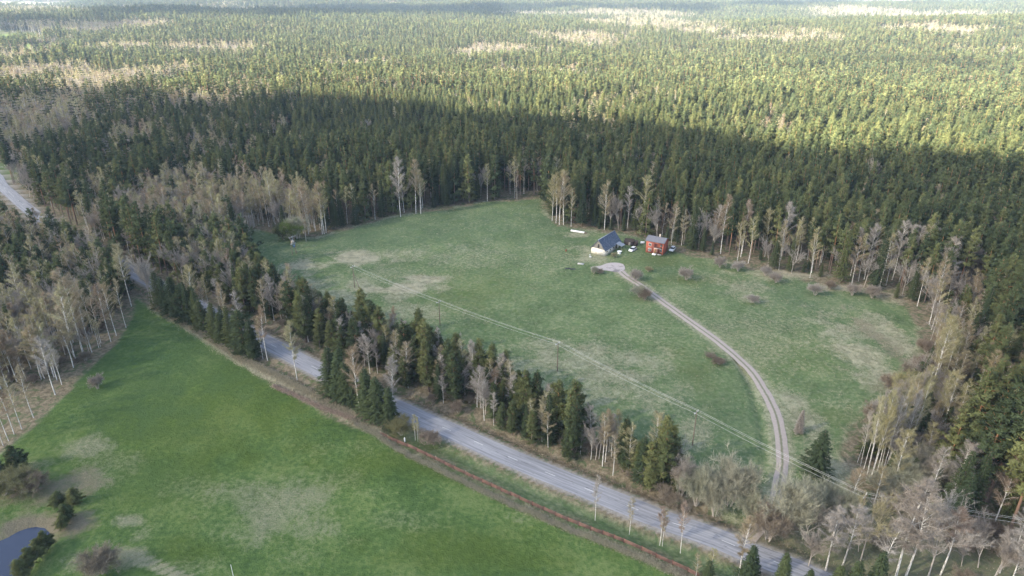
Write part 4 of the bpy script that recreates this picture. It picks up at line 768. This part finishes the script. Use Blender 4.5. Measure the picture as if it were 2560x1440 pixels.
for kk, items in byk.items():
    items.sort(key=lambda q: q[4]); top = items[:quota[kk]]; rest = items[quota[kk]:]
    hs_ = np.quantile([q[3] for q in top], [.25, .5, .75]) if top else None
    for kd, x, y, h, d, reg in top:
        kw = dict(lf='twigs', crown='brushtwig') if kd == 'shrub' else {}
        if reg in ('grove', 'birchw') and kd == 'birch_tree': kw['fat'] = 1.25
        if reg == 'corner' and kd == 'birch_tree': kw['fat'] = 1.2
        if kd == 'birch_tree' and reg in ('edge', 'strip', 'corner') and rng.random() < .45: kw['crown'] = 'baretwig'
        tree(kd, x, y, h, lab_for(kk, x, y, h, reg, hs_), CATN[kk], CATN[kk] + 's ' + PLACE[reg], lean=(rng.normal(0, .02), rng.normal(0, .02)), lod=0 if d < 330 else 1, **kw); nind += 1
    print(kk, len(top), len(rest), 'farthest individual', top[-1][4] if top else 0)
    if rest: forest_object({'pine': 'pine_forest', 'spruce': 'spruce_forest', 'birch': 'birch_forest', 'bare': 'leafless_forest', 'shrub': 'undergrowth'}[kk], {'pine': ['pine_tree', 'young_pine']}.get(kk, [kk + '_tree'] if kk != 'shrub' else ['shrub']), rest, {'pine': 'endless pine forest reaching to the horizon', 'spruce': 'spruces mixed through the far forest', 'birch': 'pinkish birches in patches through the far forest', 'bare': 'leafless grey trees through the far forest', 'shrub': 'undergrowth shrubs'}[kk])

# ------------------------------------------------------------------ grass, hedge, brushwood heaps
M['straw'] = leafmat('straw', [(0, (.38, .34, .24)), (1, (.38, .34, .24))], .2, .6, 1.2)
M['reed'] = leafmat('brown_grass', [(0, (.25, .175, .12)), (1, (.25, .175, .12))], .2, .5, 1.4)
M['grassblade'] = leafmat('grass_blade', [(0, (.080, .125, .052)), (1, (.080, .125, .052))], .3, .6, 1.5)
M['hedge'] = leafmat('hedge_twigs', [(0, (.29, .27, .20)), (1, (.29, .27, .20))], .15, .5, 1.5)
M['hay'] = leafmat('windrow', [(0, (.38, .30, .24)), (1, (.38, .30, .24))], .2, .5, 1.4)
def gz_at(x, y):
    i = np.clip(np.searchsorted(xs, x) - 1, 0, nx - 2); j = np.clip(np.searchsorted(ys, y) - 1, 0, ny - 2); return gz[j * nx + i]
def along(line, n, wid, r):
    s = np.concatenate([[0], np.cumsum(np.hypot(*np.diff(line, axis=0).T))]); q = r.uniform(0, s[-1], n)
    x = np.interp(q, s, line[:, 0]) + r.normal(0, wid, n); y = np.interp(q, s, line[:, 1]) + r.normal(0, wid, n); return x, y, q
def strands(name, x, y, ln, wd, mat, lay=.8, z0=0.0, label=None, kind='stuff', zspread=0.0, cat=None):
    n = len(x); c = np.column_stack([x, y, gz_at(x, y) + z0 + rng.random(n) * zspread]); d = rng.normal(size=(n, 3)) * lay + [0, 0, 1]; d[:, 2] = np.abs(d[:, 2])
    b = MB(); b.tris(slivers(c, d, ln * rng.uniform(.5, 1.4, n), wd, rng), 0, np.repeat(rng.random(n), 3)); o = b.obj(name, mat); tag(o, label, cat, kind=kind); return o
x, y, q = along(BANK, 26000, .85, rng); strands('dry_grass', x, y, .75, .10, M['straw'], .9, label='band of pale dry grass between the green field and the roadside trees')
x, y, q = along(ROAD, 90000, 3.4, rng); d = linedist(ROAD, x, y); no = ~inside(SOUTH, x, y); k = (d > 4.3) & (no | (x < -15)) & (y < 330) & (y > 60) & (linedist(DRIVE, x, y) > 3.5); x, y = x[k], y[k]
sel = rng.random(len(x)) < .55; strands('verge_grass', x[sel], y[sel], .7, .07, M['reed'], .8, label='reddish brown dead grass on the road verge'); strands('verge_dry_grass', x[~sel], y[~sel], .6, .07, M['straw'], .9, label='pale dead grass on the road verge')
WIND = smooth_line(poly([(684, 968), (740, 992), (800, 1020), (850, 1038), (895, 1056)]), .5)
x, y, q = along(WIND, 14000, .38, rng); lump = np.sin(q * 3.1) > -.6; o = strands('brushwood_row', x[lump], y[lump], .5, .07, M['hay'], 1.6, .05, 'low reddish row of raked dead grass along the edge of the green field', None, .5, 'brushwood')
x, y, q = along(HEDGE, 46000, .45, rng); hz = .2 + 1.1 * vn(q, q * 0, 1.1, 60); c = np.column_stack([x, y, gz_at(x, y) + rng.random(len(x)) * hz]); d = unit(len(x), rng) * .8 + [0, 0, .8]
b = MB(); b.tris(slivers(c, d, .42 * rng.uniform(.6, 1.3, len(x)), .045, rng), 0, np.repeat(rng.random(len(x)), 3)); hd = empty('hedge', (0, 0, 0)); tag(hd, 'long low leafless brown hedge running beside the red fence', 'hedge')
b.obj('twigs', M['hedge'], hd); b = MB(); x, y, q = along(HEDGE, 900, .3, rng)
for a_, b_ in zip(x, y): b.tube([[a_, b_, -.3], [a_ + rng.normal(0, .12), b_ + rng.normal(0, .12), .8]], [.025, .01], 3, cap=False)
b.obj('stems', M['barebark'], hd)
# meadow tufts
n = 420000; x = rng.uniform(-110, 130, n); y = rng.uniform(85, 330, n); k = inside(MEADOW, x, y) & (linedist(DRIVE, x, y) > 2.0); x, y = x[k], y[k]
i = np.clip(np.searchsorted(xs, x) - 1, 0, nx - 2); j = np.clip(np.searchsorted(ys, y) - 1, 0, ny - 2); sv = straw[j * nx + i]; nn_ = vn(x, y, 1.1, 71) * .6 + vn(x, y, .5, 72) * .4
k = (nn_ + sv * .55) > .72; strands('meadow_dry_grass', x[k], y[k], .34, .085, M['straw'], 1.5, label='matted dry grass tufts on the meadow')
k = ~k & (nn_ > .42) & (rng.random(len(x)) < .5); strands('meadow_grass', x[k], y[k], .26, .09, M['grassblade'], 1.2, label='green grass tufts on the meadow')
n = 160000; x = rng.uniform(-100, 60, n); y = rng.uniform(88, 215, n); k = inside(FIELDG, x, y); x, y = x[k], y[k]; i = np.clip(np.searchsorted(xs, x) - 1, 0, nx - 2); j = np.clip(np.searchsorted(ys, y) - 1, 0, ny - 2); sv = straw[j * nx + i]
k = sv * vn(x, y, 1.2, 73) > .42; strands('field_dry_grass', x[k], y[k], .24, .06, M['straw'], 1.6, label='scattered dry grass on the green field')

# ------------------------------------------------------------------ fence
M['redwood'] = plain('red_fence_board', (.20, .112, .092), .8, .1, 0, 2.0, .35); M['redpost'] = plain('red_fence_post', (.13, .06, .05), .8, .1, 0, 3.0, .3); M['greypost'] = plain('weathered_post', (.42, .34, .27), .85, .1, 0, 3.0, .3)
fz = gz_at(FENCE[:, 0], FENCE[:, 1]); fn = empty('wooden_fence', (*FENCE[0], 0)); tag(fn, 'long low red board fence with dark posts beside the road', 'fence'); f0 = FENCE[0]
for i, p_ in enumerate(FENCE):
    if proj(*p_, 0)[1] > 1560: break
    b = MB(); b.box((p_[0] - f0[0], p_[1] - f0[1], fz[i] + .6), (.13, .13, 1.4), .5); o = b.obj('post', M['greypost'] if i in (0, 1, 6, 9) else M['redpost'], fn)
    if i + 1 < len(FENCE):
        q_ = FENCE[i + 1]; b = MB(); a_ = math.atan2(q_[1] - p_[1], q_[0] - p_[0]); L_ = math.hypot(*(q_ - p_)); m_ = (p_ + q_) / 2 - f0
        nrm = np.array([math.sin(a_), -math.cos(a_)]) * .085
        for hz in (.32, .62, .92): b.box((m_[0] + nrm[0], m_[1] + nrm[1], fz[i] + hz + .1), (L_ - .01, .03, .21), a_)
        b.box((m_[0] + nrm[0] * .55, m_[1] + nrm[1] * .55, fz[i] + .65), (.08, .05, .95), a_); b.obj('panel', M['redwood'], fn)
M['white'] = plain('white_plastic', (.78, .78, .76), .5, .3, 0, 3, .08); M['dark'] = plain('black_plastic', (.03, .03, .03), .5, .3)
def at(px, py): x, y = P(px, py); return x, y, float(gz_at(np.array([x]), np.array([y]))[0])
mk = empty('marker_post', at(1012, 1104)); tag(mk, 'white round-topped marker post standing by the red fence', 'marker post')
b = MB(); b.tube([[0, 0, -.2], [0, 0, 1.05], [0, 0, 1.2], [0, 0, 1.27]], [.16, .16, .12, .04], 10); b.obj('tube', M['white'], mk, True); b = MB(); b.tube([[0, 0, .05], [0, 0, .16]], [.175, .175], 10); b.obj('base_band', M['dark'], mk)
x, y = P(577, 1413, 7.0); fp = empty('flagpole', (x, y, 0)); tag(fp, 'slim white flagpole rising at the bottom edge of the green field', 'flagpole')
b = MB(); b.tube([[0, 0, 0], [0, 0, 7.0]], [.06, .04], 8); b.obj('pole', M['white'], fp); b = MB(); b.tube([[0, 0, 7.0], [0, 0, 7.08], [0, 0, 7.14]], [.03, .06, .01], 8); b.obj('finial', M['white'], fp)

# ------------------------------------------------------------------ power line
M['pole'] = plain('pole_wood', (.20, .155, .12), .85, .1, 0, 2, .35); M['porcelain'] = plain('porcelain', (.62, .60, .56), .3, .5); M['wire'] = plain('aluminium_wire', (.62, .62, .60), .45, .5, .3); M['steel'] = plain('galvanised_steel', (.42, .44, .46), .5, .5, .5)
def top_base(tx, ty, h=9.3): x, y = P(tx, ty, h); return x, y, 0.0
PL = [(P(887, 720), 8.2, 'wooden power pole with a slanting strut at the left end of the line'), (P(1100, 812), 8.4, 'wooden power pole just behind the roadside strip of trees'), (P(1393, 930), 9.0, 'wooden power pole in the middle of the line over the straw-coloured meadow'), (P(1731, 1112), 9.5, 'wooden power pole between the strip end and the driveway'), (top_base(2165, 1238)[:2], 9.3, 'wooden power pole among the bare trees at the right'), ((128, 88), 9.3, 'wooden power pole hidden by the bottom right trees')]
la = math.atan2(PL[4][0][1] - PL[0][0][1], PL[4][0][0] - PL[0][0][0]); ends = []
for k, ((x, y), h, lab) in enumerate(PL):
    z = float(gz_at(np.array([x]), np.array([y]))[0]); e = empty('power_pole', (x, y, z), la + R(90)); tag(e, lab, 'power pole', 'power poles of the line')
    b = MB(); b.tube([[0, 0, -.3], [0, 0, h]], [.15, .10], 8); b.obj('pole', M['pole'], e)
    b = MB(); b.box((0, 0.13, h - .35), (1.9, .10, .12)); b.obj('crossarm', M['steel'], e)
    tips = []
    for dx, dz in ((-.85, -.29), (.85, -.29), (0, 0.0)):
        b = MB(); yy = .13 if dx else 0; b.tube([[dx, yy, h + dz], [dx, yy, h + dz + .08], [dx, yy, h + dz + .2], [dx, yy, h + dz + .3]], [.03, .09, .07, .04], 8); b.obj('insulator', M['porcelain'], e)
        v_ = Matrix.Rotation(la + R(90), 3, 'Z') @ Vector((dx, yy, 0)); tips.append((x + v_.x, y + v_.y, z + h + dz + .26))
    ends.append(tips)
    if k == 0:
        sx, sy = P(902, 728); v_ = Matrix.Rotation(-(la + R(90)), 3, 'Z') @ Vector((sx - x, sy - y, 0)); b = MB(); b.tube([[v_.x, v_.y, -.2], [0, 0, h * .72]], [.12, .10], 7); b.obj('strut', M['pole'], e)
for wi, wl in enumerate(('left wire of the power line over the meadow', 'right wire of the power line over the meadow', 'top middle wire of the power line')):
    b = MB(); pts = []
    for a_, c_ in zip(ends[:-1], ends[1:]):
        p0 = np.array(a_[wi]); p1 = np.array(c_[wi]); t = np.linspace(0, 1, 12)[:, None]; q = p0 + (p1 - p0) * t; q[:, 2] -= 4 * .45 * (t * (1 - t))[:, 0]; pts.append(q[:-1])
    pts.append(np.array([ends[-1][wi]])); b.tube(np.vstack(pts), .02, 4); o = b.obj('power_line_wire', M['wire']); tag(o, wl, 'wire', 'power line wires')
x, y, z = at(731, 636); x2, y2, _ = at(740.6, 632.5); e = empty('transformer_station', (x, y, z), math.atan2(y2 - y, x2 - x)); tag(e, 'pole-mounted transformer on two dark poles at the left of the meadow', 'transformer'); w_ = max(1.5, math.hypot(x2 - x, y2 - y))
for dx in (0, w_): b = MB(); b.tube([[dx, 0, -.3], [dx, 0, 7.4]], [.13, .11], 8); b.obj('pole', M['dark'] if 0 else M['pole'], e)
M['tank'] = plain('blue_grey_steel', (.16, .24, .34), .5, .4, .3); M['beige'] = plain('beige_steel', (.50, .44, .36), .5, .4)
b = MB(); b.box((w_ / 2, 0, 7.25), (w_ + 1.2, .14, .14)); b.box((w_ / 2, 0, 6.3), (w_ + .3, .12, .12)); b.obj('crossarm', M['steel'], e)
b = MB(); b.box((w_ / 2, 0, 4.6), (w_ + .3, .9, .12)); b.obj('platform', M['steel'], e)
b = MB(); b.box((w_ / 2, 0, 5.25), (.9, .75, 1.1)); [b.box((w_ / 2 + s_ * .5, 0, 5.2), (.05, .7, .9)) for s_ in (-1, 1)]; b.obj('tank', M['beige'], e)
b = MB(); b.box((w_ / 2 + .1, -.3, 3.6), (.7, .4, 1.1)); b.obj('switch_box', M['tank'], e)
for dx in (-.5, w_ / 2, w_ + .5): b = MB(); b.tube([[dx, 0, 7.32], [dx, 0, 7.5], [dx, 0, 7.7]], [.05, .12, .06], 7); b.obj('insulator', M['porcelain'], e)

# ------------------------------------------------------------------ barn and house
g = G('slate_roof'); br = g.n('ShaderNodeTexBrick'); mp = g.n('ShaderNodeMapping'); mp.inputs['Rotation'].default_value = (0, 0, 0); g.l(g.attr('ruv', 'Vector'), mp.inputs[0]); g.l(mp.outputs[0], br.inputs[0])
br.inputs['Scale'].default_value = 1.0; br.inputs['Brick Width'].default_value = .9; br.inputs['Row Height'].default_value = .55; br.inputs['Mortar Size'].default_value = .03
br.inputs['Color1'].default_value = (.065, .085, .125, 1); br.inputs['Color2'].default_value = (.10, .125, .17, 1); br.inputs['Mortar'].default_value = (.03, .035, .05, 1)
n = g.noise(g.obj(), 1.2, 4); col = g.mix(g.mr(n, .45, .75), br.outputs[0], (.17, .19, .23)); g.bsdf(col, .7, .3); M['slate'] = g.m
M['whitewall'] = plain('whitewashed_wall', (.74, .69, .61), .9, .1, 0, 1.2, .14); M['greyboard'] = plain('grey_boards', (.27, .25, .22), .9, .1, 0, 4, .5); M['darkwood'] = plain('dark_wood', (.065, .052, .046), .9, .1, 0, 3, .4)
M['metal'] = plain('grey_metal_sheet', (.25, .28, .32), .45, .5, .2, 2, .2); M['redwall'] = plain('red_brick_wall', (.40, .125, .085), .9, .1, 0, 2.5, .16); M['pinkwall'] = plain('light_brick', (.48, .24, .18), .9, .1, 0, 2.5, .12)
M['whitepaint'] = plain('white_window_paint', (.78, .78, .76), .5, .3, 0, 3, .06); M['brick'] = plain('chimney_brick', (.50, .42, .34), .9, .1, 0, 4, .3); M['door'] = plain('brown_door', (.20, .12, .05), .6, .2, 0, 3, .2); M['concrete'] = plain('concrete', (.46, .44, .41), .9, .1, 0, 2, .25)
g = G('eternit_roof'); sx = g.n('ShaderNodeSeparateXYZ'); g.l(g.obj(), sx.inputs[0]); wv = g.math('SINE', g.math('MULTIPLY', sx.outputs[0], 14)); n = g.noise(g.obj(), 1.0, 5, .7); col = g.mix(n, (.11, .11, .125), (.20, .20, .22)); g.bsdf(col, .8, .2, g.bump(wv, .5, .05)); M['eternit'] = g.m
g = G('glass'); g.bsdf((.02, .025, .03), .08, .5); M['glass'] = g.m
def quadroof(b, p0, p1, p2, p3, th=.12):   # p0,p1 ridge ; p2,p3 eave ; slab with thickness
    P_ = np.array([p0, p1, p2, p3], float); n = np.cross(P_[1] - P_[0], P_[3] - P_[0]); n /= np.linalg.norm(n); n = n if n[2] > 0 else -n; b.prism(P_, n * -th)
def roofuv(o, L, W):
    me = o.data; v = np.zeros(len(me.vertices) * 3); me.vertices.foreach_get('co', v); v = v.reshape(-1, 3)
    at_ = me.attributes.new('ruv', 'FLOAT_VECTOR', 'POINT'); uv_ = np.column_stack([v[:, 1], v[:, 2] * 1.3, v[:, 0] * 0]); at_.data.foreach_set('vector', uv_.ravel())
def window(par, x, z, w_, h_, y=0.0, bars=True, side=None):
    b = MB(); t = .07
    for a in ((x, z + h_ / 2, w_ + 2 * t, t), (x, z - h_ / 2, w_ + 2 * t, t)): b.box((a[0], y - .04, a[1]), (a[2], .10, a[3]))
    for dx in (-1, 1): b.box((x + dx * (w_ / 2 + t / 2), y - .04, z), (t, .098, h_ - t))
    if bars: b.box((x, y - .04, z), (t * .8, .096, h_ - t)); b.box((x, y - .042, z + h_ * .18), (w_ - .01, .09, t * .6))
    fr = b.obj('window', M['whitepaint'], par); b = MB(); b.box((x, y - .01, z), (w_, .04, h_)); b.obj('pane', M['glass'], fr); return fr
# barn: local x to the right along the gable, y away along its length
x0, y0 = P(1477.8, 632.2); BW, BL, BH, BA = 6.2, 12.8, 2.5, 6.15
bn = empty('barn', (x0, y0, 0), R(-36)); tag(bn, 'old barn with a steep dark slate roof, white lower walls and a grey board gable', 'barn')
b = MB(); t = .25
b.box((BW / 2, t / 2, BH / 2), (BW, t, BH)); b.box((BW / 2, BL - t / 2, BH / 2), (BW, t, BH)); b.box((t / 2, BL / 2, BH / 2), (t, BL - 2 * t, BH))
for ya, yb in ((t, 9.2), (10.4, BL - t)): b.box((BW - t / 2, (ya + yb) / 2, BH / 2), (t, yb - ya, BH))
b.obj('wall', M['whitewall'], bn)
b = MB(); b.prism([(0, .05, BH), (BW, .05, BH), (BW / 2, .05, BA)], (0, .1, 0)); b.prism([(0, BL - .15, BH), (BW, BL - .15, BH), (BW / 2, BL - .15, BA)], (0, .1, 0))
for k in range(15):
    xx = .25 + k * (BW - .5) / 14; hh = (1 - abs(xx - BW / 2) / (BW / 2)) * (BA - BH) - .12
    if hh > .1: b.box((xx, .02, BH + hh / 2), (.045, .06, hh))
b.obj('gable', M['greyboard'], bn)
b = MB(); b.box((BW / 2 + .1, -.03, BH + 1.15), (.62, .10, 1.5)); hy = b.obj('hatch', M['dark'], bn)
rf = MB(); o_ = .35; sl_ = (BA - BH) / (BW / 2)
quadroof(rf, (BW / 2, -o_, BA + .12), (BW / 2, BL + o_, BA + .12), (BW + o_, BL + o_, BH - o_ * sl_ + .12), (BW + o_, -o_, BH - o_ * sl_ + .12))
quadroof(rf, (BW / 2, -o_, BA + .125), (BW / 2, BL + o_, BA + .125), (-o_, BL + o_, BH - o_ * sl_ + .12), (-o_, -o_, BH - o_ * sl_ + .12))
ro = rf.obj('roof', M['slate'], bn); roofuv(ro, 1, 1)
b = MB(); b.box((BW / 2, BL / 2, BA + .15), (.35, BL + 2 * o_ + .1, .10)); b.obj('ridge_cap', M['metal'], ro)
for yy in (1.6, 4.2, 7.0): b = MB(); b.box((BW - .01, yy, 1.5), (.12, .8, .55)); b.obj('window', M['glass'], bn)
b = MB(); b.box((BW - .2, 9.8, 1.0), (.08, 1.1, 2.0)); b.obj('door', M['darkwood'], bn)
b = MB(); quadroof(b, (BW + .05, 8.6, 2.75), (BW + .05, 11.6, 2.75), (BW + 2.8, 11.6, 2.05), (BW + 2.8, 8.6, 2.05), .07); pr = b.obj('porch_roof', M['metal'], bn)
b = MB(); [b.tube([[BW + 2.6, yy, 0], [BW + 2.6, yy, 2.05]], .06, 6) for yy in (8.8, 11.4)]; b.obj('post', M['greyboard'], pr)
# house: local x along the front, y back
x0, y0 = P(1613.8, 630.0); HW, HD, HE, HR = 7.1, 5.8, 5.1, 6.2
hs = empty('brick_house', (x0, y0, 0), R(-30)); tag(hs, 'small two-storey orange-red brick house with a grey roof and an upper balcony', 'house')
xa, xb, xc, ye = HW * .46, HW * .94, HW * .66, 1.3
b = MB(); b.box((xa / 2, HD / 2, HE / 2), (xa, HD, HE)); b.box(((xa + HW) / 2, (HD + ye) / 2, HE / 2), (HW - xa, HD - ye, HE)); b.box(((xb + HW) / 2, ye / 2, HE / 2), (HW - xb, ye, HE))
b.box(((xa + xb) / 2, ye / 2, 4.5), (xb - xa, ye, .4)); b.prism([(HW, 0, HE), (HW, HD, HE), (HW, HD / 2, HR)], (-.2, 0, 0)); b.prism([(0, 0, HE), (0, HD, HE), (0, HD / 2, HR)], (.2, 0, 0)); b.obj('wall', M['redwall'], hs)
b = MB(); b.box(((xa + xc) / 2, ye / 2 - .05, 1.12), (xc - xa, ye, 2.25)); b.obj('porch', M['pinkwall'], hs)
b = MB(); b.box(((xa + xc) / 2 + .0, -.09, 1.0), (.85, .08, 1.9)); dr = b.obj('door', M['door'], hs); b = MB(); b.box(((xa + xc) / 2 + .3, -.16, 1.0), (.05, .06, .16)); b.obj('handle', M['steel'], dr)
bal = MB(); bal.box(((xa + xb) / 2, ye / 2 - .02, 2.36), (xb - xa - .01, ye + .05, .2)); bo = bal.obj('balcony', M['concrete'], hs)
b = MB(); b.box(((xa + xb) / 2, -.02, 3.35), (xb - xa - .02, .06, .08)); [b.box((xx, -.01, 2.9), (.05, .04, .85)) for xx in np.arange(xa + .1, xb - .05, .22)]; b.box(((xa + xb) / 2, .02, 2.75), (xb - xa - .04, .03, .5)); b.obj('railing', M['redpost'], bo)
window(hs, xa * .5, 3.55, 1.0, 1.1); window(hs, xa * .5, 1.35, 1.0, 1.2); window(hs, xb - .75, 3.5, .9, 1.15, ye); window(hs, xb - .75, 1.35, .9, 1.25, ye)
for z_ in (3.4, 1.2): b = MB(); b.box((HW + .01, HD * .5, z_ + .1), (.08, .9, 1.0)); wf = b.obj('window', M['whitepaint'], hs) if 0 else None
b = MB(); o_ = .4; sl_ = (HR - HE) / (HD / 2)
quadroof(b, (-o_, HD / 2, HR + .12), (HW + o_, HD / 2, HR + .12), (HW + o_, -o_ - .1, HE - o_ * sl_ + .10), (-o_, -o_ - .1, HE - o_ * sl_ + .10)); quadroof(b, (-o_, HD / 2, HR + .125), (HW + o_, HD / 2, HR + .125), (HW + o_, HD + o_, HE - o_ * sl_ + .12), (-o_, HD + o_, HE - o_ * sl_ + .12))
ro = b.obj('roof', M['eternit'], hs); b = MB(); b.box((HW * .62, HD / 2 + .3, HR + .3), (.55, .55, 1.5)); b.box((HW * .62, HD / 2 + .3, HR + 1.07), (.66, .66, .12)); b.obj('chimney', M['brick'], ro)
b = MB(); b.box(((xa + xc) / 2 - .1, -.75, .15), (1.5, 1.1, .3)); b.box(((xa + xc) / 2 - .1, -1.4, .07), (1.5, .4, .14)); b.obj('steps', M['whitepaint'], hs)
b = MB(); b.box((xb - .9, -.25, .08), (1.7, .6, .16)); b.obj('terrace', M['concrete'], hs)
# shed
e = empty('shed', (*P(1571, 615), 0), R(-20)); tag(e, 'low dark wooden shed between the barn and the house', 'shed')
b = MB(); b.box((0, 1.3, .95), (3.6, 2.6, 1.9)); b.box((2.6, 1.5, .8), (1.6, 2.2, 1.6)); b.obj('wall', M['darkwood'], e); b = MB(); quadroof(b, (-2.0, 2.8, 2.3), (2.0, 2.8, 2.3), (2.0, -.2, 1.95), (-2.0, -.2, 1.95), .08); quadroof(b, (2.03, 2.8, 1.9), (3.6, 2.8, 1.9), (3.6, .2, 1.66), (2.03, .2, 1.66), .08); b.obj('roof', M['darkwood'], e); b = MB(); b.box((.4, -.03, .85), (.8, .06, 1.6)); b.obj('door', M['greyboard'], e)

# ------------------------------------------------------------------ cars and yard things
g = G('car_paint'); g.bsdf((.72, .73, .74), .25, .6); M['carpaint'] = g.m; M['tyre'] = plain('tyre', (.02, .02, .02), .9, .1); M['lamp'] = plain('lamp_glass', (.75, .75, .72), .15, .6); M['redlamp'] = plain('tail_lamp', (.35, .02, .02), .2, .5)
def car(px, py, head, lab):
    e = empty('parked_car', (*P(px, py), 0), head); tag(e, lab, 'car', 'white parked cars')     # +x is the front
    prof = [(-1.95, .35), (-2.0, .75), (-1.9, .98), (.95, .93), (1.75, .8), (2.0, .62), (2.02, .33), (1.6, .24), (-1.7, .24)]
    b = MB(); b.prism([(x, -.84, z) for x, z in prof], (0, 1.68, 0)); bo_ = b.obj('body', M['carpaint'], e)
    lo_ = [(-1.85, -.76, .96), (1.0, -.76, .93), (1.0, .76, .93), (-1.85, .76, .96)]; hi_ = [(-1.45, -.6, 1.42), (.25, -.6, 1.45), (.25, .6, 1.45), (-1.45, .6, 1.42)]
    b = MB(); b.add(lo_ + hi_, [[0, 1, 5, 4], [1, 2, 6, 5], [2, 3, 7, 6], [3, 0, 4, 7], [4, 5, 6, 7]], 4); b.obj('windows', M['glass'], e)
    b = MB(); b.prism([(-1.5, -.62, 1.42), (.28, -.62, 1.452), (.28, .62, 1.452), (-1.5, .62, 1.42)], (0, 0, .05)); b.obj('roof', M['carpaint'], e)
    for sx_ in (-1.25, 1.25):
        for sy_ in (-.8, .8): b = MB(); b.tube([[sx_, sy_ - .1, .31], [sx_, sy_ + .1, .31]], .31, 14); wh = b.obj('wheel', M['tyre'], e); b = MB(); b.tube([[sx_, sy_ - .115, .31], [sx_, sy_ + .115, .31]], .17, 10); b.obj('rim', M['steel'], wh)
    for s_ in (-1, 1): b = MB(); b.box((1.93, s_ * .62, .66), (.16, .34, .15)); b.obj('headlight', M['lamp'], e); b = MB(); b.box((-1.96, s_ * .7, .8), (.10, .2, .2)); b.obj('tail_light', M['redlamp'], e)
a_ = Vector(P(1573, 631)) - Vector(P(1589, 621)); car(1581, 627, math.atan2(a_.y, a_.x), 'white hatchback parked on the grass between the barn and the red house')
car(1681, 626, R(-120), 'white car half hidden behind the right corner of the red house')
def thing(nm, px, py, lab, cat, rz=0.0): e = empty(nm, at(px, py), rz); return tag(e, lab, cat)
e = thing('garden_table', 1548, 634, 'round white garden table on a thick foot beside the barn wall', 'table'); b = MB(); b.tube([[0, 0, .95], [0, 0, 1.02]], [.95, .95], 20); b.obj('table_top', M['white'], e); b = MB(); b.tube([[0, 0, 0], [0, 0, .3], [0, 0, .95]], [.7, .62, .66], 14); b.obj('foot', M['white'], e)
e = thing('garden_chair', 1476, 644, 'white garden chair frame on the grass at the barn corner', 'chair', .6); b = MB(); b.box((0, 0, .45), (.7, .7, .07)); b.obj('seat', M['white'], e); b = MB(); [b.box((s_ * .33, .33, .9), (.07, .07, .85)) for s_ in (-1, 1)]; b.box((0, .33, 1.3), (.6, .07, .12)); b.obj('backrest', M['white'], e)
for sx_ in (-1, 1):
    for sy_ in (-1, 1): b = MB(); b.box((sx_ * .31, sy_ * .31, .2), (.07, .07, .42)); b.obj('leg', M['white'], e)
p0 = np.array(P(1427, 578)); p1 = np.array(P(1465, 584)); a_ = math.atan2(*(p1 - p0)[::-1]); L_ = math.hypot(*(p1 - p0)); e = empty('covered_log_stack', (*p0, 0), a_); tag(e, 'long low stack under white sheeting at the forest edge left of the barn', 'log stack')
b = MB(); b.prism([(.1, -.5, .1), (.1, .5, .1), (.1, .5, .5), (.1, .3, .68), (.1, -.3, .7), (.1, -.5, .5)], (L_ - .9, 0, 0)); b.obj('sheeting', M['white'], e)
for yy in (-.3, 0, .3): b = MB(); b.tube([[-.2, yy, .25], [L_ + .3, yy, .28]], .16, 7); b.obj('log', M['pole'], e)
e = thing('gas_tank', 1606, 610, 'small white cylindrical tank left of the red house', 'tank', .2); b = MB(); b.tube([[-.9, 0, .6], [-.75, 0, .6], [.75, 0, .6], [.9, 0, .6]], [.2, .45, .45, .2], 14); b.obj('shell', M['white'], e, True); b = MB(); [b.box((s_ * .5, 0, .12), (.12, .7, .3)) for s_ in (-1, 1)]; b.obj('foot', M['concrete'], e)
e = thing('concrete_slab', 1452, 660, 'flat pale grey slab lying on the grass below the barn', 'slab', -.3); b = MB(); b.box((0, 0, .12), (2.4, 1.3, .14)); b.obj('plate', M['concrete'], e); b = MB(); [b.box((s_ * .8, 0, .02), (.2, 1.0, .1)) for s_ in (-1, 1)]; b.obj('batten', M['darkwood'], e)
for px, py, lab in ((1420, 671, 'crumpled black tarpaulin on the grass, left one'), (1431, 672, 'crumpled black tarpaulin on the grass, right one')):
    x, y, z = at(px, py); b = MB(); X, Y = np.meshgrid(np.linspace(-1.2, 1.2, 14), np.linspace(-.6, .6, 8)); zz = .38 * vn(X * 3 + px, Y * 3, 1.0, 5) * (1 - (X / 1.25) ** 2) * (1 - (Y / .65) ** 2) + .03; ii = (np.arange(7)[:, None] * 14 + np.arange(13)[None]).ravel(); b.add(np.stack([X.ravel(), Y.ravel(), zz.ravel()], 1), np.stack([ii, ii + 1, ii + 15, ii + 14], 1), 4); o = b.obj('tarpaulin', M['dark']); o.location = (x, y, z); tag(o, lab, 'tarpaulin', 'black tarpaulins')
e = thing('tree_stump', 1415, 626, 'reddish brown broken stump on the meadow left of the barn', 'stump'); b = MB(); b.tube([[0, 0, 0], [0, 0, .5], [.05, 0, 1.0]], [.38, .3, .12], 8); b.tube([[0, 0, .6], [.5, .1, .85]], [.14, .05], 5); b.obj('wood', plain('stump_wood', (.22, .09, .05), .9), e)

# ------------------------------------------------------------------ haze
g = G('haze'); pv = g.n('ShaderNodeVolumePrincipled'); pv.inputs['Color'].default_value = (.55, .74, 1.0, 1); pv.inputs['Density'].default_value = .00009; pv.inputs['Anisotropy'].default_value = 0.0
g.l(pv.outputs[0], g.out.inputs['Volume'])
b = MB(); zb = float(gz.min()) - 1.0; zt = 102.0; b.box((0, 3900, (zb + zt) / 2), (14600, 8800, zt - zb)); hz_ = b.obj('haze', g.m); tag(hz_, kind='stuff')
print('individual trees', nind, 'instances', len(rec) - nind)
